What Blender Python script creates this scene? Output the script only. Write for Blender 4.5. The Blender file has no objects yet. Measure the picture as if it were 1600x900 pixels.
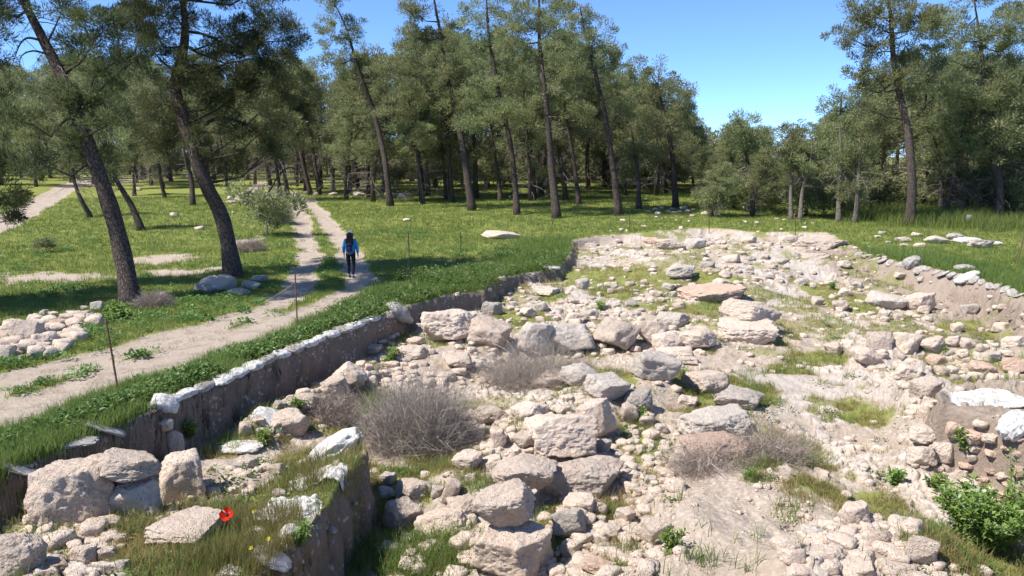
import bpy, bmesh, math, random
import numpy as np
from mathutils import Vector, Matrix

random.seed(11)
rng = np.random.default_rng(11)
scene = bpy.context.scene
COL = scene.collection

# ------------------------------------------------------------------ camera
CAMZ = 4.2
F = 1232.0                       # focal length in pixels of the 1600x900 photograph
PITCH = math.atan(200.0 / F)
CP, SP = math.cos(PITCH), math.sin(PITCH)
cam_d = bpy.data.cameras.new('camera')
cam_d.sensor_width = 36.0
cam_d.lens = 36.0 * F / 1600.0
cam_d.clip_start = 0.1
cam_d.clip_end = 5000.0
cam = bpy.data.objects.new('camera', cam_d)
COL.objects.link(cam)
cam.location = (0, 0, CAMZ)
cam.rotation_euler = (math.pi / 2 - PITCH, 0, 0)
scene.camera = cam


def rays(px, py):
    px = np.asarray(px, float); py = np.asarray(py, float)
    cx = (px - 800.0) / F; cy = -(py - 450.0) / F
    return np.stack([cx, CP + cy * SP, -SP + cy * CP], -1)


def P(px, py, z=0.0):
    """point of the level z seen at that place of the photograph"""
    d = rays(px, py)
    t = (z - CAMZ) / d[..., 2]
    return d * t[..., None] + np.array([0, 0, CAMZ])


def at_depth(px, py, depth):
    """point at camera depth (along the view axis)"""
    return rays(px, py) * depth + np.array([0, 0, CAMZ])


def cam_depth(p):
    return p[1] * CP - (p[2] - CAMZ) * SP


# ------------------------------------------------------------------ noise
def _hash(ix, iy, iz, seed):
    h = (ix.astype(np.int64) * 374761393 + iy.astype(np.int64) * 668265263 + iz.astype(np.int64) * 2147483647 + seed * 974634777) & 0xFFFFFFFF
    h = ((h ^ (h >> 13)) * 1274126177) & 0xFFFFFFFF
    h = ((h ^ (h >> 16)) * 2246822519) & 0xFFFFFFFF
    h = h ^ (h >> 15)
    return (h & 0xFFFFFF) / float(0xFFFFFF)


def vnoise3(p, seed=0):
    i = np.floor(p); f = p - i
    f = f * f * f * (f * (f * 6 - 15) + 10)
    ix, iy, iz = i[:, 0].astype(np.int64), i[:, 1].astype(np.int64), i[:, 2].astype(np.int64)
    r = 0
    for dx in (0, 1):
        wx = f[:, 0] if dx else 1 - f[:, 0]
        for dy in (0, 1):
            wy = f[:, 1] if dy else 1 - f[:, 1]
            for dz in (0, 1):
                wz = f[:, 2] if dz else 1 - f[:, 2]
                r = r + wx * wy * wz * _hash(ix + dx, iy + dy, iz + dz, seed)
    return r * 2 - 1


def vnoise2(x, y, seed=0):
    ix = np.floor(x); iy = np.floor(y)
    fx = x - ix; fy = y - iy
    fx = fx * fx * fx * (fx * (fx * 6 - 15) + 10); fy = fy * fy * fy * (fy * (fy * 6 - 15) + 10)
    ix = ix.astype(np.int64); iy = iy.astype(np.int64); z = np.zeros_like(ix)
    a = _hash(ix, iy, z, seed); b = _hash(ix + 1, iy, z, seed)
    c = _hash(ix, iy + 1, z, seed); d = _hash(ix + 1, iy + 1, z, seed)
    return ((a * (1 - fx) + b * fx) * (1 - fy) + (c * (1 - fx) + d * fx) * fy) * 2 - 1


def fbm3(p, oct=4, seed=0):
    r = 0; a = 1.0; s = 0
    for o in range(oct):
        r = r + a * vnoise3(p * (2.03 ** o) + o * 17.3, seed + o); s += a; a *= 0.5
    return r / s


def fbm2(x, y, oct=4, seed=0):
    r = 0; a = 1.0; s = 0
    for o in range(oct):
        k = 2.03 ** o
        r = r + a * vnoise2(x * k + o * 17.3, y * k - o * 9.1, seed + o); s += a; a *= 0.5
    return r / s


def worley2(x, y, seed=0):
    ix = np.floor(x); iy = np.floor(y)
    z = np.zeros(x.shape, np.int64)
    best = np.full(x.shape, 9.0); bid = np.zeros(x.shape); second = np.full(x.shape, 9.0)
    for dx in (-1, 0, 1):
        for dy in (-1, 0, 1):
            jx = (ix + dx).astype(np.int64); jy = (iy + dy).astype(np.int64)
            cx = jx + _hash(jx, jy, z, seed); cy = jy + _hash(jx, jy, z + 1, seed)
            d = np.hypot(x - cx, y - cy)
            idv = _hash(jx, jy, z + 2, seed)
            m = d < best
            second = np.where(m, best, np.minimum(second, d))
            bid = np.where(m, idv, bid)
            best = np.where(m, d, best)
    return best, second, bid


def sstep(a, b, x):
    t = np.clip((x - a) / (b - a), 0, 1)
    return t * t * (3 - 2 * t)


# ------------------------------------------------------------------ terrain
def seg_dist(x, y, pts):
    best = np.full(x.shape, 1e9)
    for (ax, ay), (bx, by) in zip(pts[:-1], pts[1:]):
        vx, vy = bx - ax, by - ay
        t = np.clip(((x - ax) * vx + (y - ay) * vy) / (vx * vx + vy * vy + 1e-9), 0, 1)
        best = np.minimum(best, np.hypot(x - ax - t * vx, y - ay - t * vy))
    return best


def poly_sd(x, y, pts):
    """signed distance, positive inside"""
    n = len(pts)
    d = seg_dist(x, y, list(pts) + [pts[0]])
    ins = np.zeros(x.shape, bool)
    for i in range(n):
        ax, ay = pts[i]; bx, by = pts[(i + 1) % n]
        c = ((ay > y) != (by > y)) & (x < (bx - ax) * (y - ay) / (by - ay + 1e-12) + ax)
        ins ^= c
    return np.where(ins, d, -d)


def W2(lst, z=0.0):
    return [tuple(P(a, b, z)[:2]) for a, b in lst]


def base_h(x, y):
    d = y - 30.0
    s = np.where(d > 0, 1, 0) * d * d / (d * d + 60) ** 0.5
    z = 0.03 * np.minimum(s, 75) + 0.004 * np.maximum(s - 75, 0)
    z = z + 0.13 * fbm2(x * 0.13, y * 0.13, 3, 5) * sstep(12, 26, y) + 0.03 * fbm2(x * 0.9, y * 0.9, 3, 8)
    r = np.hypot(x, y)
    z = z + 2.3 * (1 - sstep(1.0, 4.4, r))
    return z


LEFT_WALL = [(-120, 800), (50, 722), (150, 680), (245, 640), (330, 606), (400, 575), (470, 545), (560, 511), (603, 494)]
FAR_WALL = [(603, 494), (640, 478), (700, 462), (750, 455), (775, 440), (810, 425), (866, 418), (888, 402), (893, 383), (930, 378), (1000, 374)]
FAR_SOFT = [(1000, 374), (1100, 366), (1180, 372), (1290, 372), (1335, 390)]
RIGHT_BANK = [(1335, 390), (1360, 402), (1420, 416), (1500, 430), (1560, 446), (1620, 468), (1760, 520), (2000, 620)]
DIG_PX = LEFT_WALL + FAR_WALL[1:] + FAR_SOFT[1:] + RIGHT_BANK[1:]
DIG = W2(DIG_PX) + [(9.5, 3.0), (-6.5, 3.0)]
DIG_SOFT = W2(FAR_SOFT); DIG_BANK = W2(RIGHT_BANK)
PLAT_EDGE_PX = [(300, 1010), (400, 925), (470, 862), (525, 795), (562, 745), (588, 708)]
PLAT = W2([(-400, 1010)] + PLAT_EDGE_PX + [(562, 690), (520, 686), (440, 712), (330, 742), (200, 735), (50, 752), (-200, 850)], -0.4)
PLAT_EDGE = W2(PLAT_EDGE_PX + [(562, 690)], -0.4)
MOUND = W2([(1442, 632), (1488, 606), (1560, 592), (1700, 600), (1850, 720), (1700, 712), (1600, 684), (1540, 662), (1490, 652), (1450, 644)], -0.15)
RIDGES = [(W2(a, -0.9), hh, ww) for a, hh, ww in [
    ([(730, 735), (800, 690), (870, 650), (950, 610), (1010, 600)], .34, .75), ([(640, 815), (720, 800), (800, 800), (900, 770)], .22, .6), ([(670, 530), (800, 540), (960, 540), (1110, 540)], .22, .5),
    ([(400, 672), (470, 640), (530, 605), (580, 585)], .25, .35), ([(1360, 560), (1420, 550), (1500, 560), (1600, 575)], .28, .5), ([(1425, 590), (1432, 650), (1430, 710)], .25, .35),
    ([(1240, 885), (1320, 850), (1450, 865)], .20, .5), ([(1000, 440), (1100, 430), (1230, 430)], .18, .4), ([(1010, 470), (1080, 455), (1200, 470)], .15, .4), ([(900, 447), (1000, 445)], .12, .4), ([(940, 392), (1100, 384), (1280, 388)], .14, .5)]]

PLAT_ANCH = [(100, 800, -.5), (300, 830, -.42), (450, 850, -.4), (560, 740, -.34), (20, 880, -.4), (300, 745, -.6), (100, 740, -.6), (450, 730, -.5)]
FLOOR_ANCH = [(120, 745, -.95), (330, 700, -.95), (450, 640, -.95), (540, 570, -.85), (600, 530, -.72), (480, 697, -1.05), (400, 680, -.9), (650, 690, -1.3), (650, 880, -1.65),
              (590, 720, -1.3), (760, 760, -1.35), (850, 870, -1.55), (880, 690, -1.15), (960, 640, -1.1), (1000, 700, -1.3), (940, 830, -1.35),
              (1100, 650, -1.15), (1100, 800, -.85), (1180, 750, -.85), (1080, 880, -1.05), (1000, 860, -1.3), (1280, 640, -1.2), (1300, 570, -1.1), (1320, 700, -1.2),
              (1400, 780, -1.15), (1350, 850, -.9), (1550, 830, -1.2), (1240, 860, -1.0), (700, 540, -.75), (760, 480, -.6), (800, 600, -1.1), (850, 560, -1.0),
              (900, 500, -.7), (1000, 470, -.6), (1100, 500, -.75), (1200, 540, -.95), (1020, 560, -.95), (950, 420, -.4), (850, 450, -.5), (1050, 400, -.08),
              (1150, 420, -.2), (1250, 400, -.05), (1180, 385, .05), (1000, 390, -.1), (1280, 470, -.75), (1400, 500, -.9), (1470, 520, -1.1), (1540, 520, -1.1), (1340, 450, -.7), (1500, 545, -.95), (1500, 600, -.75), (1600, 560, -.65), (1410, 545, -.85), (700, 490, -.6)]


def idw(x, y, anch):
    num = 0; den = 0
    for a, b, z in anch:
        p = P(a, b, z)
        w = 1.0 / ((x - p[0]) ** 2 + ((y - p[1]) * 0.75) ** 2 + 0.12) ** 2
        num = num + w * z; den = den + w
    return num / den


def E(px, py, rx, ry, z=-0.8):
    """ellipse on the ground in world units"""
    c = P(px, py, z)
    d = cam_depth(c)
    a = math.atan2(CAMZ - c[2], c[1])
    return (c[0], c[1], rx * d / F, ry * d / F / math.sin(a))


DIG_GRASS = [E(*a) for a in [(950, 432, 140, 22, -.4), (1040, 487, 110, 12), (470, 700, 70, 22), (620, 770, 60, 40, -1.3), (410, 770, 100, 60, -.4), (300, 870, 140, 45, -.4),
             (230, 810, 70, 40, -.4), (540, 760, 45, 45, -.4), (655, 885, 85, 40, -1.6), (1300, 462, 70, 28, -.7), (1170, 605, 60, 25, -1), (1350, 640, 60, 20, -1.1), (1230, 560, 60, 10), (1290, 545, 90, 14),
             (1340, 790, 110, 45, -1.1), (1440, 800, 90, 40), (1550, 870, 120, 45, -1.1), (950, 590, 55, 35), (605, 535, 60, 22), (770, 470, 30, 18, -.6), (1000, 690, 50, 50, -1.2),
             (1210, 700, 110, 50, -1.1), (870, 860, 60, 40, -1.5), (820, 500, 60, 14), (560, 650, 60, 40, -1.1), (700, 730, 80, 30, -1.3), (1500, 600, 60, 14), (860, 475, 40, 10), (1520, 480, 60, 18, -.4), (330, 690, 80, 18), (1120, 440, 60, 8, -.4),
             (450, 660, 80, 14, -.95), (1120, 880, 60, 30, -1), (1080, 600, 40, 30, -1), (1130, 470, 60, 8, -.5), (960, 455, 60, 10, -.5)]]
FIELD_DIRT = [E(*a) for a in [(60, 432, 150, 12, 0), (250, 405, 70, 7, 0), (270, 425, 90, 8, 0), (340, 420, 40, 6, 0), (385, 385, 30, 9, 0), (240, 465, 40, 12, 0)]]
RUT_A = W2([(-220, 690), (0, 603), (150, 560), (330, 511), (420, 482), (470, 447), (482, 400), (472, 352), (458, 322)]) + [(-22, 62), (-28, 90)]
RUT_B = W2([(-300, 760), (0, 652), (130, 606), (300, 548), (450, 497), (540, 462), (566, 436), (545, 395), (512, 360), (480, 330)]) + [(-22, 64), (-28, 90)]
ROAD2 = W2([(-150, 410), (0, 362), (60, 338), (110, 314), (150, 300)]) + [(-45, 85), (-40, 120)]


def ell(x, y, lst, grow=1.0):
    m = np.zeros(x.shape)
    for cx, cy, rx, ry in lst:
        q = np.hypot((x - cx) / (rx * grow), (y - cy) / (ry * grow))
        m = np.maximum(m, 1 - q)
    return m


BAGROW = W2([(245, 640), (330, 606), (400, 575), (470, 545), (560, 511), (597, 497)])
BARE = [E(1100, 815, 150, 100, -.9), E(1130, 870, 120, 60, -1.0)]


def dig_mask(x, y):
    sd = poly_sd(x, y, DIG)
    a = np.abs(sd)
    db = seg_dist(x, y, DIG_BANK); ds = seg_dist(x, y, DIG_SOFT)
    wb = 1.0 - sstep(0.0, 1.2, db - a); ws = 1.0 - sstep(0.0, 1.2, ds - a)
    w = 0.14 + 0.014 * np.maximum(0, y - 18) + (0.75 + 0.4 * fbm2(x * .8, y * .8, 2, 29)) * wb + 1.0 * ws * (1 - wb)
    return sstep(0, 1, sd / w), sd


def height(x, y, rough=True):
    m, sd = dig_mask(x, y)
    h = base_h(x, y)
    near = (y > 2) & (y < 60)
    fl = idw(x, y, FLOOR_ANCH)
    sp = poly_sd(x, y, PLAT)
    a = np.abs(sp)
    de = seg_dist(x, y, PLAT_EDGE)
    w = 0.14 + 1.0 * sstep(0.05, 0.6, de - a)
    pm = sstep(0, 1, sp / w)
    fl = fl * (1 - pm) + idw(x, y, PLAT_ANCH) * pm
    mm = sstep(0, 1, poly_sd(x, y, MOUND) / 0.22)
    fl = fl * (1 - mm) + (-0.08) * mm
    # rough excavated floor
    fl = fl + m * (0.10 * fbm2(x * 0.9, y * 0.9, 4, 21) + 0.05 * fbm2(x * 4, y * 4, 3, 23))
    for pl, hh, ww in RIDGES:
        fl = fl + hh * sstep(ww * 1.6, ww * .3, seg_dist(x, y, pl))
    h = h * (1 - m) + fl * m
    pr = path_mask(x, y)
    h = h - 0.05 * np.maximum(pr, 0)
    return h


def path_mask(x, y):
    n = 0.22 * fbm2(x * 0.9, y * 0.9, 3, 31)
    da = seg_dist(x, y, RUT_A) + n; db = seg_dist(x, y, RUT_B) + n
    near = 1 - sstep(17, 24, y)
    n = n + 0.10 * fbm2(x * 3.1, y * 3.1, 3, 33)
    da = da + n * 0.4; db = db + n * 0.4
    p = np.maximum(1 - sstep(0.22 + 0.22 * near, 0.72 + 0.12 * near * .3, da), 1 - sstep(0.28 + 0.36 * near, 0.68 + 0.38 * near, db))
    p = np.maximum(p, 1 - sstep(0.7, 1.4, seg_dist(x, y, ROAD2) + n))
    return p


def masks(x, y):
    m, sd = dig_mask(x, y)
    p = path_mask(x, y)
    n1 = fbm2(x * 0.55, y * 0.55, 4, 41); n2 = fbm2(x * 2.3, y * 2.3, 3, 43)
    ge = ell(x, y, DIG_GRASS)
    gd = sstep(-0.10, 0.42, ge + 0.34 * n2 + 0.26 * n1 - 0.02)
    gd = np.maximum(gd, 0.85 * sstep(0.05, 0.34, 0.6 * n1 + 0.5 * n2 + 0.17 * sstep(13, 24, y)))
    fd = ell(x, y, FIELD_DIRT)
    gf = 1 - sstep(0.10, 0.65, fd + 0.45 * n2 + 0.1 * n1)
    gf = gf * (1 - p)
    gd = np.maximum(gd, sstep(2.6, .4, seg_dist(x, y, DIG_SOFT)) * sstep(-.4, .25, n1 + n2))
    inside = sstep(-0.12, 0.1, sd)
    g = gf * (1 - inside) + gd * inside
    g = g * (0.15 + 0.85 * sstep(0.12, 0.42, seg_dist(x, y, BAGROW)))
    g = g * (1 - 0.85 * sstep(0, .4, ell(x, y, BARE)))
    return np.clip(g, 0, 1), p, m, sd


def ground_hit(px, py, off=0.0):
    """point where the ray of that pixel is `off` above the ground"""
    d = rays(px, py)
    t = np.concatenate([np.linspace(6.5, 30, 400), np.linspace(30.2, 200, 420)])
    q = d[None, :] * t[:, None]
    g = q[:, 2] + CAMZ - height(q[:, 0], q[:, 1]) - off
    k = np.argmax(g < 0)
    if g[k] >= 0:
        k = len(t) - 1
    k = max(k, 1)
    f = g[k - 1] / (g[k - 1] - g[k] + 1e-9)
    tt = t[k - 1] + (t[k] - t[k - 1]) * f
    return d * tt + np.array([0, 0, CAMZ])


def H1(x, y):
    return float(height(np.array([float(x)]), np.array([float(y)]))[0])


# ------------------------------------------------------------------ mesh building
class MB:
    def __init__(s):
        s.v = []; s.q = []; s.t = []; s.n = 0; s.c = []; s.qm = []; s.tm = []

    def add(s, v, quads=None, tris=None, c=None, m=0):
        v = np.asarray(v, float).reshape(-1, 3)
        if quads is not None and len(quads):
            s.q.append(np.asarray(quads, np.int64) + s.n); s.qm.append(np.full(len(quads), m))
        if tris is not None and len(tris):
            s.t.append(np.asarray(tris, np.int64) + s.n); s.tm.append(np.full(len(tris), m))
        s.v.append(v)
        s.c.append(np.full(len(v), 0.5) if c is None else np.broadcast_to(np.asarray(c, float), (len(v),)))
        s.n += len(v)

    def tube(s, pts, rad, sides=6, c=None, m=0, wob=0.0):
        pts = np.asarray(pts, float); n = len(pts)
        rad = np.broadcast_to(np.asarray(rad, float), (n,))
        tan = np.gradient(pts, axis=0)
        tan /= np.linalg.norm(tan, axis=1)[:, None] + 1e-9
        ref = np.array([0, 1.0, 0.02]) if abs(tan[0][1]) < 0.8 else np.array([1.0, 0, 0.02])
        u = np.cross(tan, ref); u /= np.linalg.norm(u, axis=1)[:, None] + 1e-9
        w = np.cross(tan, u)
        a = np.arange(sides) * 2 * math.pi / sides
        r = rad[:, None] * np.ones((1, sides))
        if wob:
            r = r * (1 + wob * (rng.random((n, sides)) - 0.5) * 2)
        v = pts[:, None, :] + r[..., None] * (np.cos(a)[None, :, None] * u[:, None, :] + np.sin(a)[None, :, None] * w[:, None, :])
        i = np.arange(n - 1)[:, None] * sides; j = np.arange(sides)[None, :]
        k = (j + 1) % sides
        q = np.stack([i + j, i + k, i + sides + k, i + sides + j], -1).reshape(-1, 4)
        vv = v.reshape(-1, 3)
        tip = len(vv)
        vv = np.vstack([vv, pts[-1:] + tan[-1:] * rad[-1] * 0.5, pts[:1]])
        jj = np.arange(sides)
        tr = np.stack([(n - 1) * sides + jj, (n - 1) * sides + (jj + 1) % sides, np.full(sides, tip)], -1)
        tr2 = np.stack([(jj + 1) % sides, jj, np.full(sides, tip + 1)], -1)
        s.add(vv, q, np.vstack([tr, tr2]), c=c, m=m)

    def mesh(s, name, mats, smooth=True):
        me = bpy.data.meshes.new(name)
        V = np.vstack(s.v)
        q = np.vstack(s.q) if s.q else np.zeros((0, 4), np.int64)
        t = np.vstack(s.t) if s.t else np.zeros((0, 3), np.int64)
        me.vertices.add(len(V)); me.vertices.foreach_set('co', V.astype(np.float32).ravel())
        nl = q.size + t.size
        me.loops.add(nl); me.loops.foreach_set('vertex_index', np.concatenate([q.ravel(), t.ravel()]).astype(np.int32))
        me.polygons.add(len(q) + len(t))
        st = np.concatenate([np.arange(len(q)) * 4, len(q) * 4 + np.arange(len(t)) * 3])
        me.polygons.foreach_set('loop_start', st.astype(np.int32))
        mi = np.concatenate((s.qm if s.q else []) + (s.tm if s.t else [])).astype(np.int32)
        if not isinstance(mats, (list, tuple)):
            mats = [mats]
        for m in mats:
            me.materials.append(m)
        me.polygons.foreach_set('material_index', mi)
        me.polygons.foreach_set('use_smooth', np.full(len(q) + len(t), smooth))
        at = me.attributes.new('tint', 'FLOAT', 'POINT')
        at.data.foreach_set('value', np.concatenate(s.c).astype(np.float32))
        me.update(calc_edges=True)
        return me


def link(name, me, parent=None, loc=None):
    o = bpy.data.objects.new(name, me)
    COL.objects.link(o)
    if parent is not None:
        o.parent = parent
    if loc is not None:
        o.location = loc
    return o


def tag(o, label=None, cat=None, group=None, kind=None):
    if label: o['label'] = label
    if cat: o['category'] = cat
    if group: o['group'] = group
    if kind: o['kind'] = kind
    return o


def empty(name, loc, label, cat, group=None):
    o = bpy.data.objects.new(name, None)
    COL.objects.link(o)
    o.location = loc
    o.empty_display_size = 0.2
    return tag(o, label, cat, group)


# ------------------------------------------------------------------ materials
class NT:
    def __init__(s, name):
        s.m = bpy.data.materials.new(name); s.m.use_nodes = True
        s.t = s.m.node_tree; s.t.nodes.clear()
        s.out = s.t.nodes.new('ShaderNodeOutputMaterial')

    def n(s, typ, **kw):
        nd = s.t.nodes.new(typ)
        for k, v in kw.items():
            if k.startswith('i_'):
                nd.inputs[k[2:].replace('_', ' ')].default_value = v
            else:
                setattr(nd, k, v)
        return nd

    def l(s, a, b):
        s.t.links.new(a, b)

    def noise(s, vec, scale, detail=6, rough=0.6, dist=0.0):
        nd = s.n('ShaderNodeTexNoise', i_Scale=scale, i_Detail=detail, i_Roughness=rough, i_Distortion=dist)
        if vec is not None: s.l(vec, nd.inputs['Vector'])
        return nd.outputs['Fac']

    def ramp(s, fac, stops):
        nd = s.n('ShaderNodeValToRGB')
        el = nd.color_ramp.elements
        while len(el) < len(stops): el.new(0.5)
        for e, (p, c) in zip(el, stops):
            e.position = p; e.color = (c[0], c[1], c[2], 1) if isinstance(c, tuple) else (c, c, c, 1)
        s.l(fac, nd.inputs['Fac'])
        return nd.outputs['Color']

    def mix(s, fac, a, b, mode='MIX'):
        nd = s.n('ShaderNodeMix', data_type='RGBA', blend_type=mode)
        for inp, v in ((0, fac), (6, a), (7, b)):
            if hasattr(v, 'is_linked') or hasattr(v, 'links'):
                s.l(v, nd.inputs[inp])
            elif isinstance(v, tuple):
                nd.inputs[inp].default_value = (v[0], v[1], v[2], 1)
            else:
                nd.inputs[inp].default_value = v
        return nd.outputs[2]

    def math(s, op, a, b=0.0, clamp=False):
        nd = s.n('ShaderNodeMath', operation=op, use_clamp=clamp)
        for i, v in ((0, a), (1, b)):
            if hasattr(v, 'links'): s.l(v, nd.inputs[i])
            else: nd.inputs[i].default_value = v
        return nd.outputs[0]

    def attr(s, name):
        return s.n('ShaderNodeAttribute', attribute_name=name).outputs['Fac']

    def bump(s, h, strength, dist=0.02, normal=None):
        nd = s.n('ShaderNodeBump', i_Strength=strength, i_Distance=dist)
        s.l(h, nd.inputs['Height'])
        if normal is not None: s.l(normal, nd.inputs['Normal'])
        return nd.outputs['Normal']

    def principled(s, col, rough=0.9, normal=None, spec=0.2, **kw):
        nd = s.n('ShaderNodeBsdfPrincipled')
        if hasattr(col, 'links'): s.l(col, nd.inputs['Base Color'])
        else: nd.inputs['Base Color'].default_value = (*col, 1)
        if hasattr(rough, 'links'): s.l(rough, nd.inputs['Roughness'])
        else: nd.inputs['Roughness'].default_value = rough
        nd.inputs['Specular IOR Level'].default_value = spec
        for k, v in kw.items():
            nd.inputs[k.replace('_', ' ')].default_value = v
        if normal is not None: s.l(normal, nd.inputs['Normal'])
        s.l(nd.outputs[0], s.out.inputs['Surface'])
        return nd

    def coord(s, which='Object'):
        return s.n('ShaderNodeTexCoord').outputs[which]


def mat_ground():
    g = NT('ground')
    v = g.coord()
    n_big = g.noise(v, 0.35, 5); n_mid = g.noise(v, 2.2, 6); n_fine = g.noise(v, 14, 8, 0.65); n_grit = g.noise(v, 70, 4, 0.7)
    soil = g.mix(n_mid, (0.31, 0.25, 0.195), (0.45, 0.37, 0.30))
    soil = g.mix(g.ramp(n_fine, [(0.45, 0.0), (0.68, 1.0)]), soil, (0.54, 0.455, 0.37))
    soil = g.mix(g.ramp(n_big, [(0.45, 0.0), (0.7, 0.65)]), soil, (0.38, 0.295, 0.215))
    # stones bedded in the soil
    vo = g.n('ShaderNodeTexVoronoi', i_Scale=9.0); g.l(v, vo.inputs['Vector'])
    peb = g.ramp(vo.outputs['Distance'], [(0.22, 1.0), (0.42, 0.0)])
    pebm = g.math('MULTIPLY', peb, g.ramp(n_mid, [(0.48, 0.0), (0.62, 1.0)]))
    soil = g.mix(g.math('MULTIPLY', pebm, 0.8), soil, (0.60, 0.53, 0.45))
    cobble = g.attr('cobble')
    soil = g.mix(cobble, soil, g.mix(n_fine, (0.53, 0.455, 0.38), (0.70, 0.625, 0.54)))
    grey = g.attr('grey')
    soil = g.mix(g.math('MULTIPLY', grey, 0.75), soil, g.mix(n_fine, (0.36, 0.315, 0.275), (0.56, 0.505, 0.45)))
    bk = g.mix(n_fine, (0.235, 0.185, 0.145), (0.41, 0.335, 0.27))
    soil = g.mix(g.attr('bank'), soil, bk)
    path = g.mix(n_fine, (0.31, 0.25, 0.195), (0.50, 0.42, 0.34))
    path = g.mix(g.ramp(n_mid, [(0.48, 0.0), (0.66, 0.75)]), path, (0.27, 0.215, 0.16))
    path = g.mix(g.math('MULTIPLY', peb, g.ramp(n_fine, [(0.5, 0.0), (0.6, 0.7)])), path, (0.56, 0.49, 0.41))
    gr = g.mix(n_fine, (0.150, 0.185, 0.038), (0.25, 0.265, 0.070))
    gr = g.mix(g.ramp(n_mid, [(0.5, 0.0), (0.72, 0.7)]), gr, (0.27, 0.235, 0.09))
    col = g.mix(g.attr('path'), soil, path)
    gm = g.math('ADD', g.attr('grass'), g.math('MULTIPLY', g.math('SUBTRACT', n_fine, 0.5), 0.9))
    gm = g.ramp(gm, [(0.50, 0.0), (0.80, 1.0)])
    col = g.mix(gm, col, gr)
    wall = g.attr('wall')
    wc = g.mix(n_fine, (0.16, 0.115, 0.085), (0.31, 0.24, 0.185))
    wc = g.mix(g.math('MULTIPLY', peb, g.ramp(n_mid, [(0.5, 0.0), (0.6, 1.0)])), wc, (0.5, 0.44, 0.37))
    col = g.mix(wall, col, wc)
    h = g.math('ADD', g.math('MULTIPLY', n_fine, 1.0), g.math('MULTIPLY', n_grit, 0.35))
    h = g.math('ADD', h, g.math('MULTIPLY', pebm, 0.5))
    g.principled(col, 0.95, g.bump(h, 0.85, 0.05), 0.1)
    return g.m


def mat_rock(name, c1, c2, c3, pit=0.6):
    g = NT(name)
    v = g.coord()
    oi = g.n('ShaderNodeObjectInfo').outputs['Random']
    add = g.n('ShaderNodeVectorMath', operation='ADD'); g.l(v, add.inputs[0])
    sc = g.n('ShaderNodeVectorMath', operation='SCALE'); sc.inputs[0].default_value = (31, 17, 53); g.l(oi, sc.inputs['Scale'])
    g.l(sc.outputs[0], add.inputs[1]); v = add.outputs[0]
    a = g.noise(v, 2.4, 6, 0.62, 0.6); b = g.noise(v, 9, 8, 0.68); c = g.noise(v, 34, 6, 0.7)
    col = g.mix(g.ramp(a, [(0.36, 0.0), (0.64, 1.0)]), c1, c2)
    col = g.mix(g.math('MULTIPLY', g.ramp(b, [(0.46, 0.0), (0.68, 1.0)]), 0.75), col, c3)
    vo = g.n('ShaderNodeTexVoronoi', i_Scale=26.0); g.l(v, vo.inputs['Vector'])
    pits = g.math('MULTIPLY', g.ramp(vo.outputs['Distance'], [(0.12, 1.0), (0.32, 0.0)]), g.ramp(b, [(0.5, 0.0), (0.6, 1.0)]))
    d2 = g.noise(v, 5.0, 7, 0.7, 0.8)
    col = g.mix(g.ramp(d2, [(0.56, 0.0), (0.74, 0.6)]), col, (0.52, 0.37, 0.265))
    d3 = g.noise(v, 3.4, 8, 0.72, 0.3)
    col = g.mix(g.ramp(d3, [(0.60, 0.0), (0.72, 0.55)]), col, (0.50, 0.45, 0.40))
    col = g.mix(g.math('MULTIPLY', g.ramp(c, [(0.54, 0.0), (0.74, 1.0)]), 0.3), col, (0.42, 0.35, 0.29))
    col = g.mix(g.math('MULTIPLY', pits, pit), col, (0.20, 0.165, 0.135))
    nrm = g.n('ShaderNodeNewGeometry').outputs['Normal']
    sep = g.n('ShaderNodeSeparateXYZ'); g.l(nrm, sep.inputs[0])
    # earth stains collecting on the undersides stay with the stone
    tone = g.n('ShaderNodeHueSaturation'); g.l(col, tone.inputs['Color'])
    mr = g.n('ShaderNodeMapRange', i_To_Min=0.82, i_To_Max=1.12); g.l(oi, mr.inputs['Value'])
    g.l(mr.outputs[0], tone.inputs['Value'])
    h = g.math('ADD', g.math('MULTIPLY', b, 1.0), g.math('MULTIPLY', c, 0.45))
    h = g.math('ADD', h, g.math('MULTIPLY', a, 1.2))
    h = g.math('SUBTRACT', h, g.math('MULTIPLY', pits, 0.5))
    g.principled(tone.outputs[0], 0.93, g.bump(h, 1.0, 0.075), 0.12)
    return g.m


def mat_leaf(name, dark, light, trans=0.35, dry=None):
    g = NT(name)
    t = g.attr('tint')
    oi = g.n('ShaderNodeObjectInfo').outputs['Random']
    stops = [(0.0, dark), (0.75, light)]
    if dry: stops.append((1.0, dry))
    col = g.ramp(t, stops)
    hs = g.n('ShaderNodeHueSaturation'); g.l(col, hs.inputs['Color'])
    mr = g.n('ShaderNodeMapRange', i_To_Min=0.485, i_To_Max=0.515); g.l(oi, mr.inputs['Value']); g.l(mr.outputs[0], hs.inputs['Hue'])
    mv = g.n('ShaderNodeMapRange', i_To_Min=0.85, i_To_Max=1.15); g.l(oi, mv.inputs['Value']); g.l(mv.outputs[0], hs.inputs['Value'])
    d = g.n('ShaderNodeBsdfPrincipled', i_Roughness=0.55); g.l(hs.outputs[0], d.inputs['Base Color'])
    d.inputs['Specular IOR Level'].default_value = 0.25
    tr = g.n('ShaderNodeBsdfTranslucent'); g.l(hs.outputs[0], tr.inputs['Color'])
    mx = g.n('ShaderNodeMixShader', i_Fac=trans); g.l(d.outputs[0], mx.inputs[1]); g.l(tr.outputs[0], mx.inputs[2])
    g.l(mx.outputs[0], g.out.inputs['Surface'])
    return g.m


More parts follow.
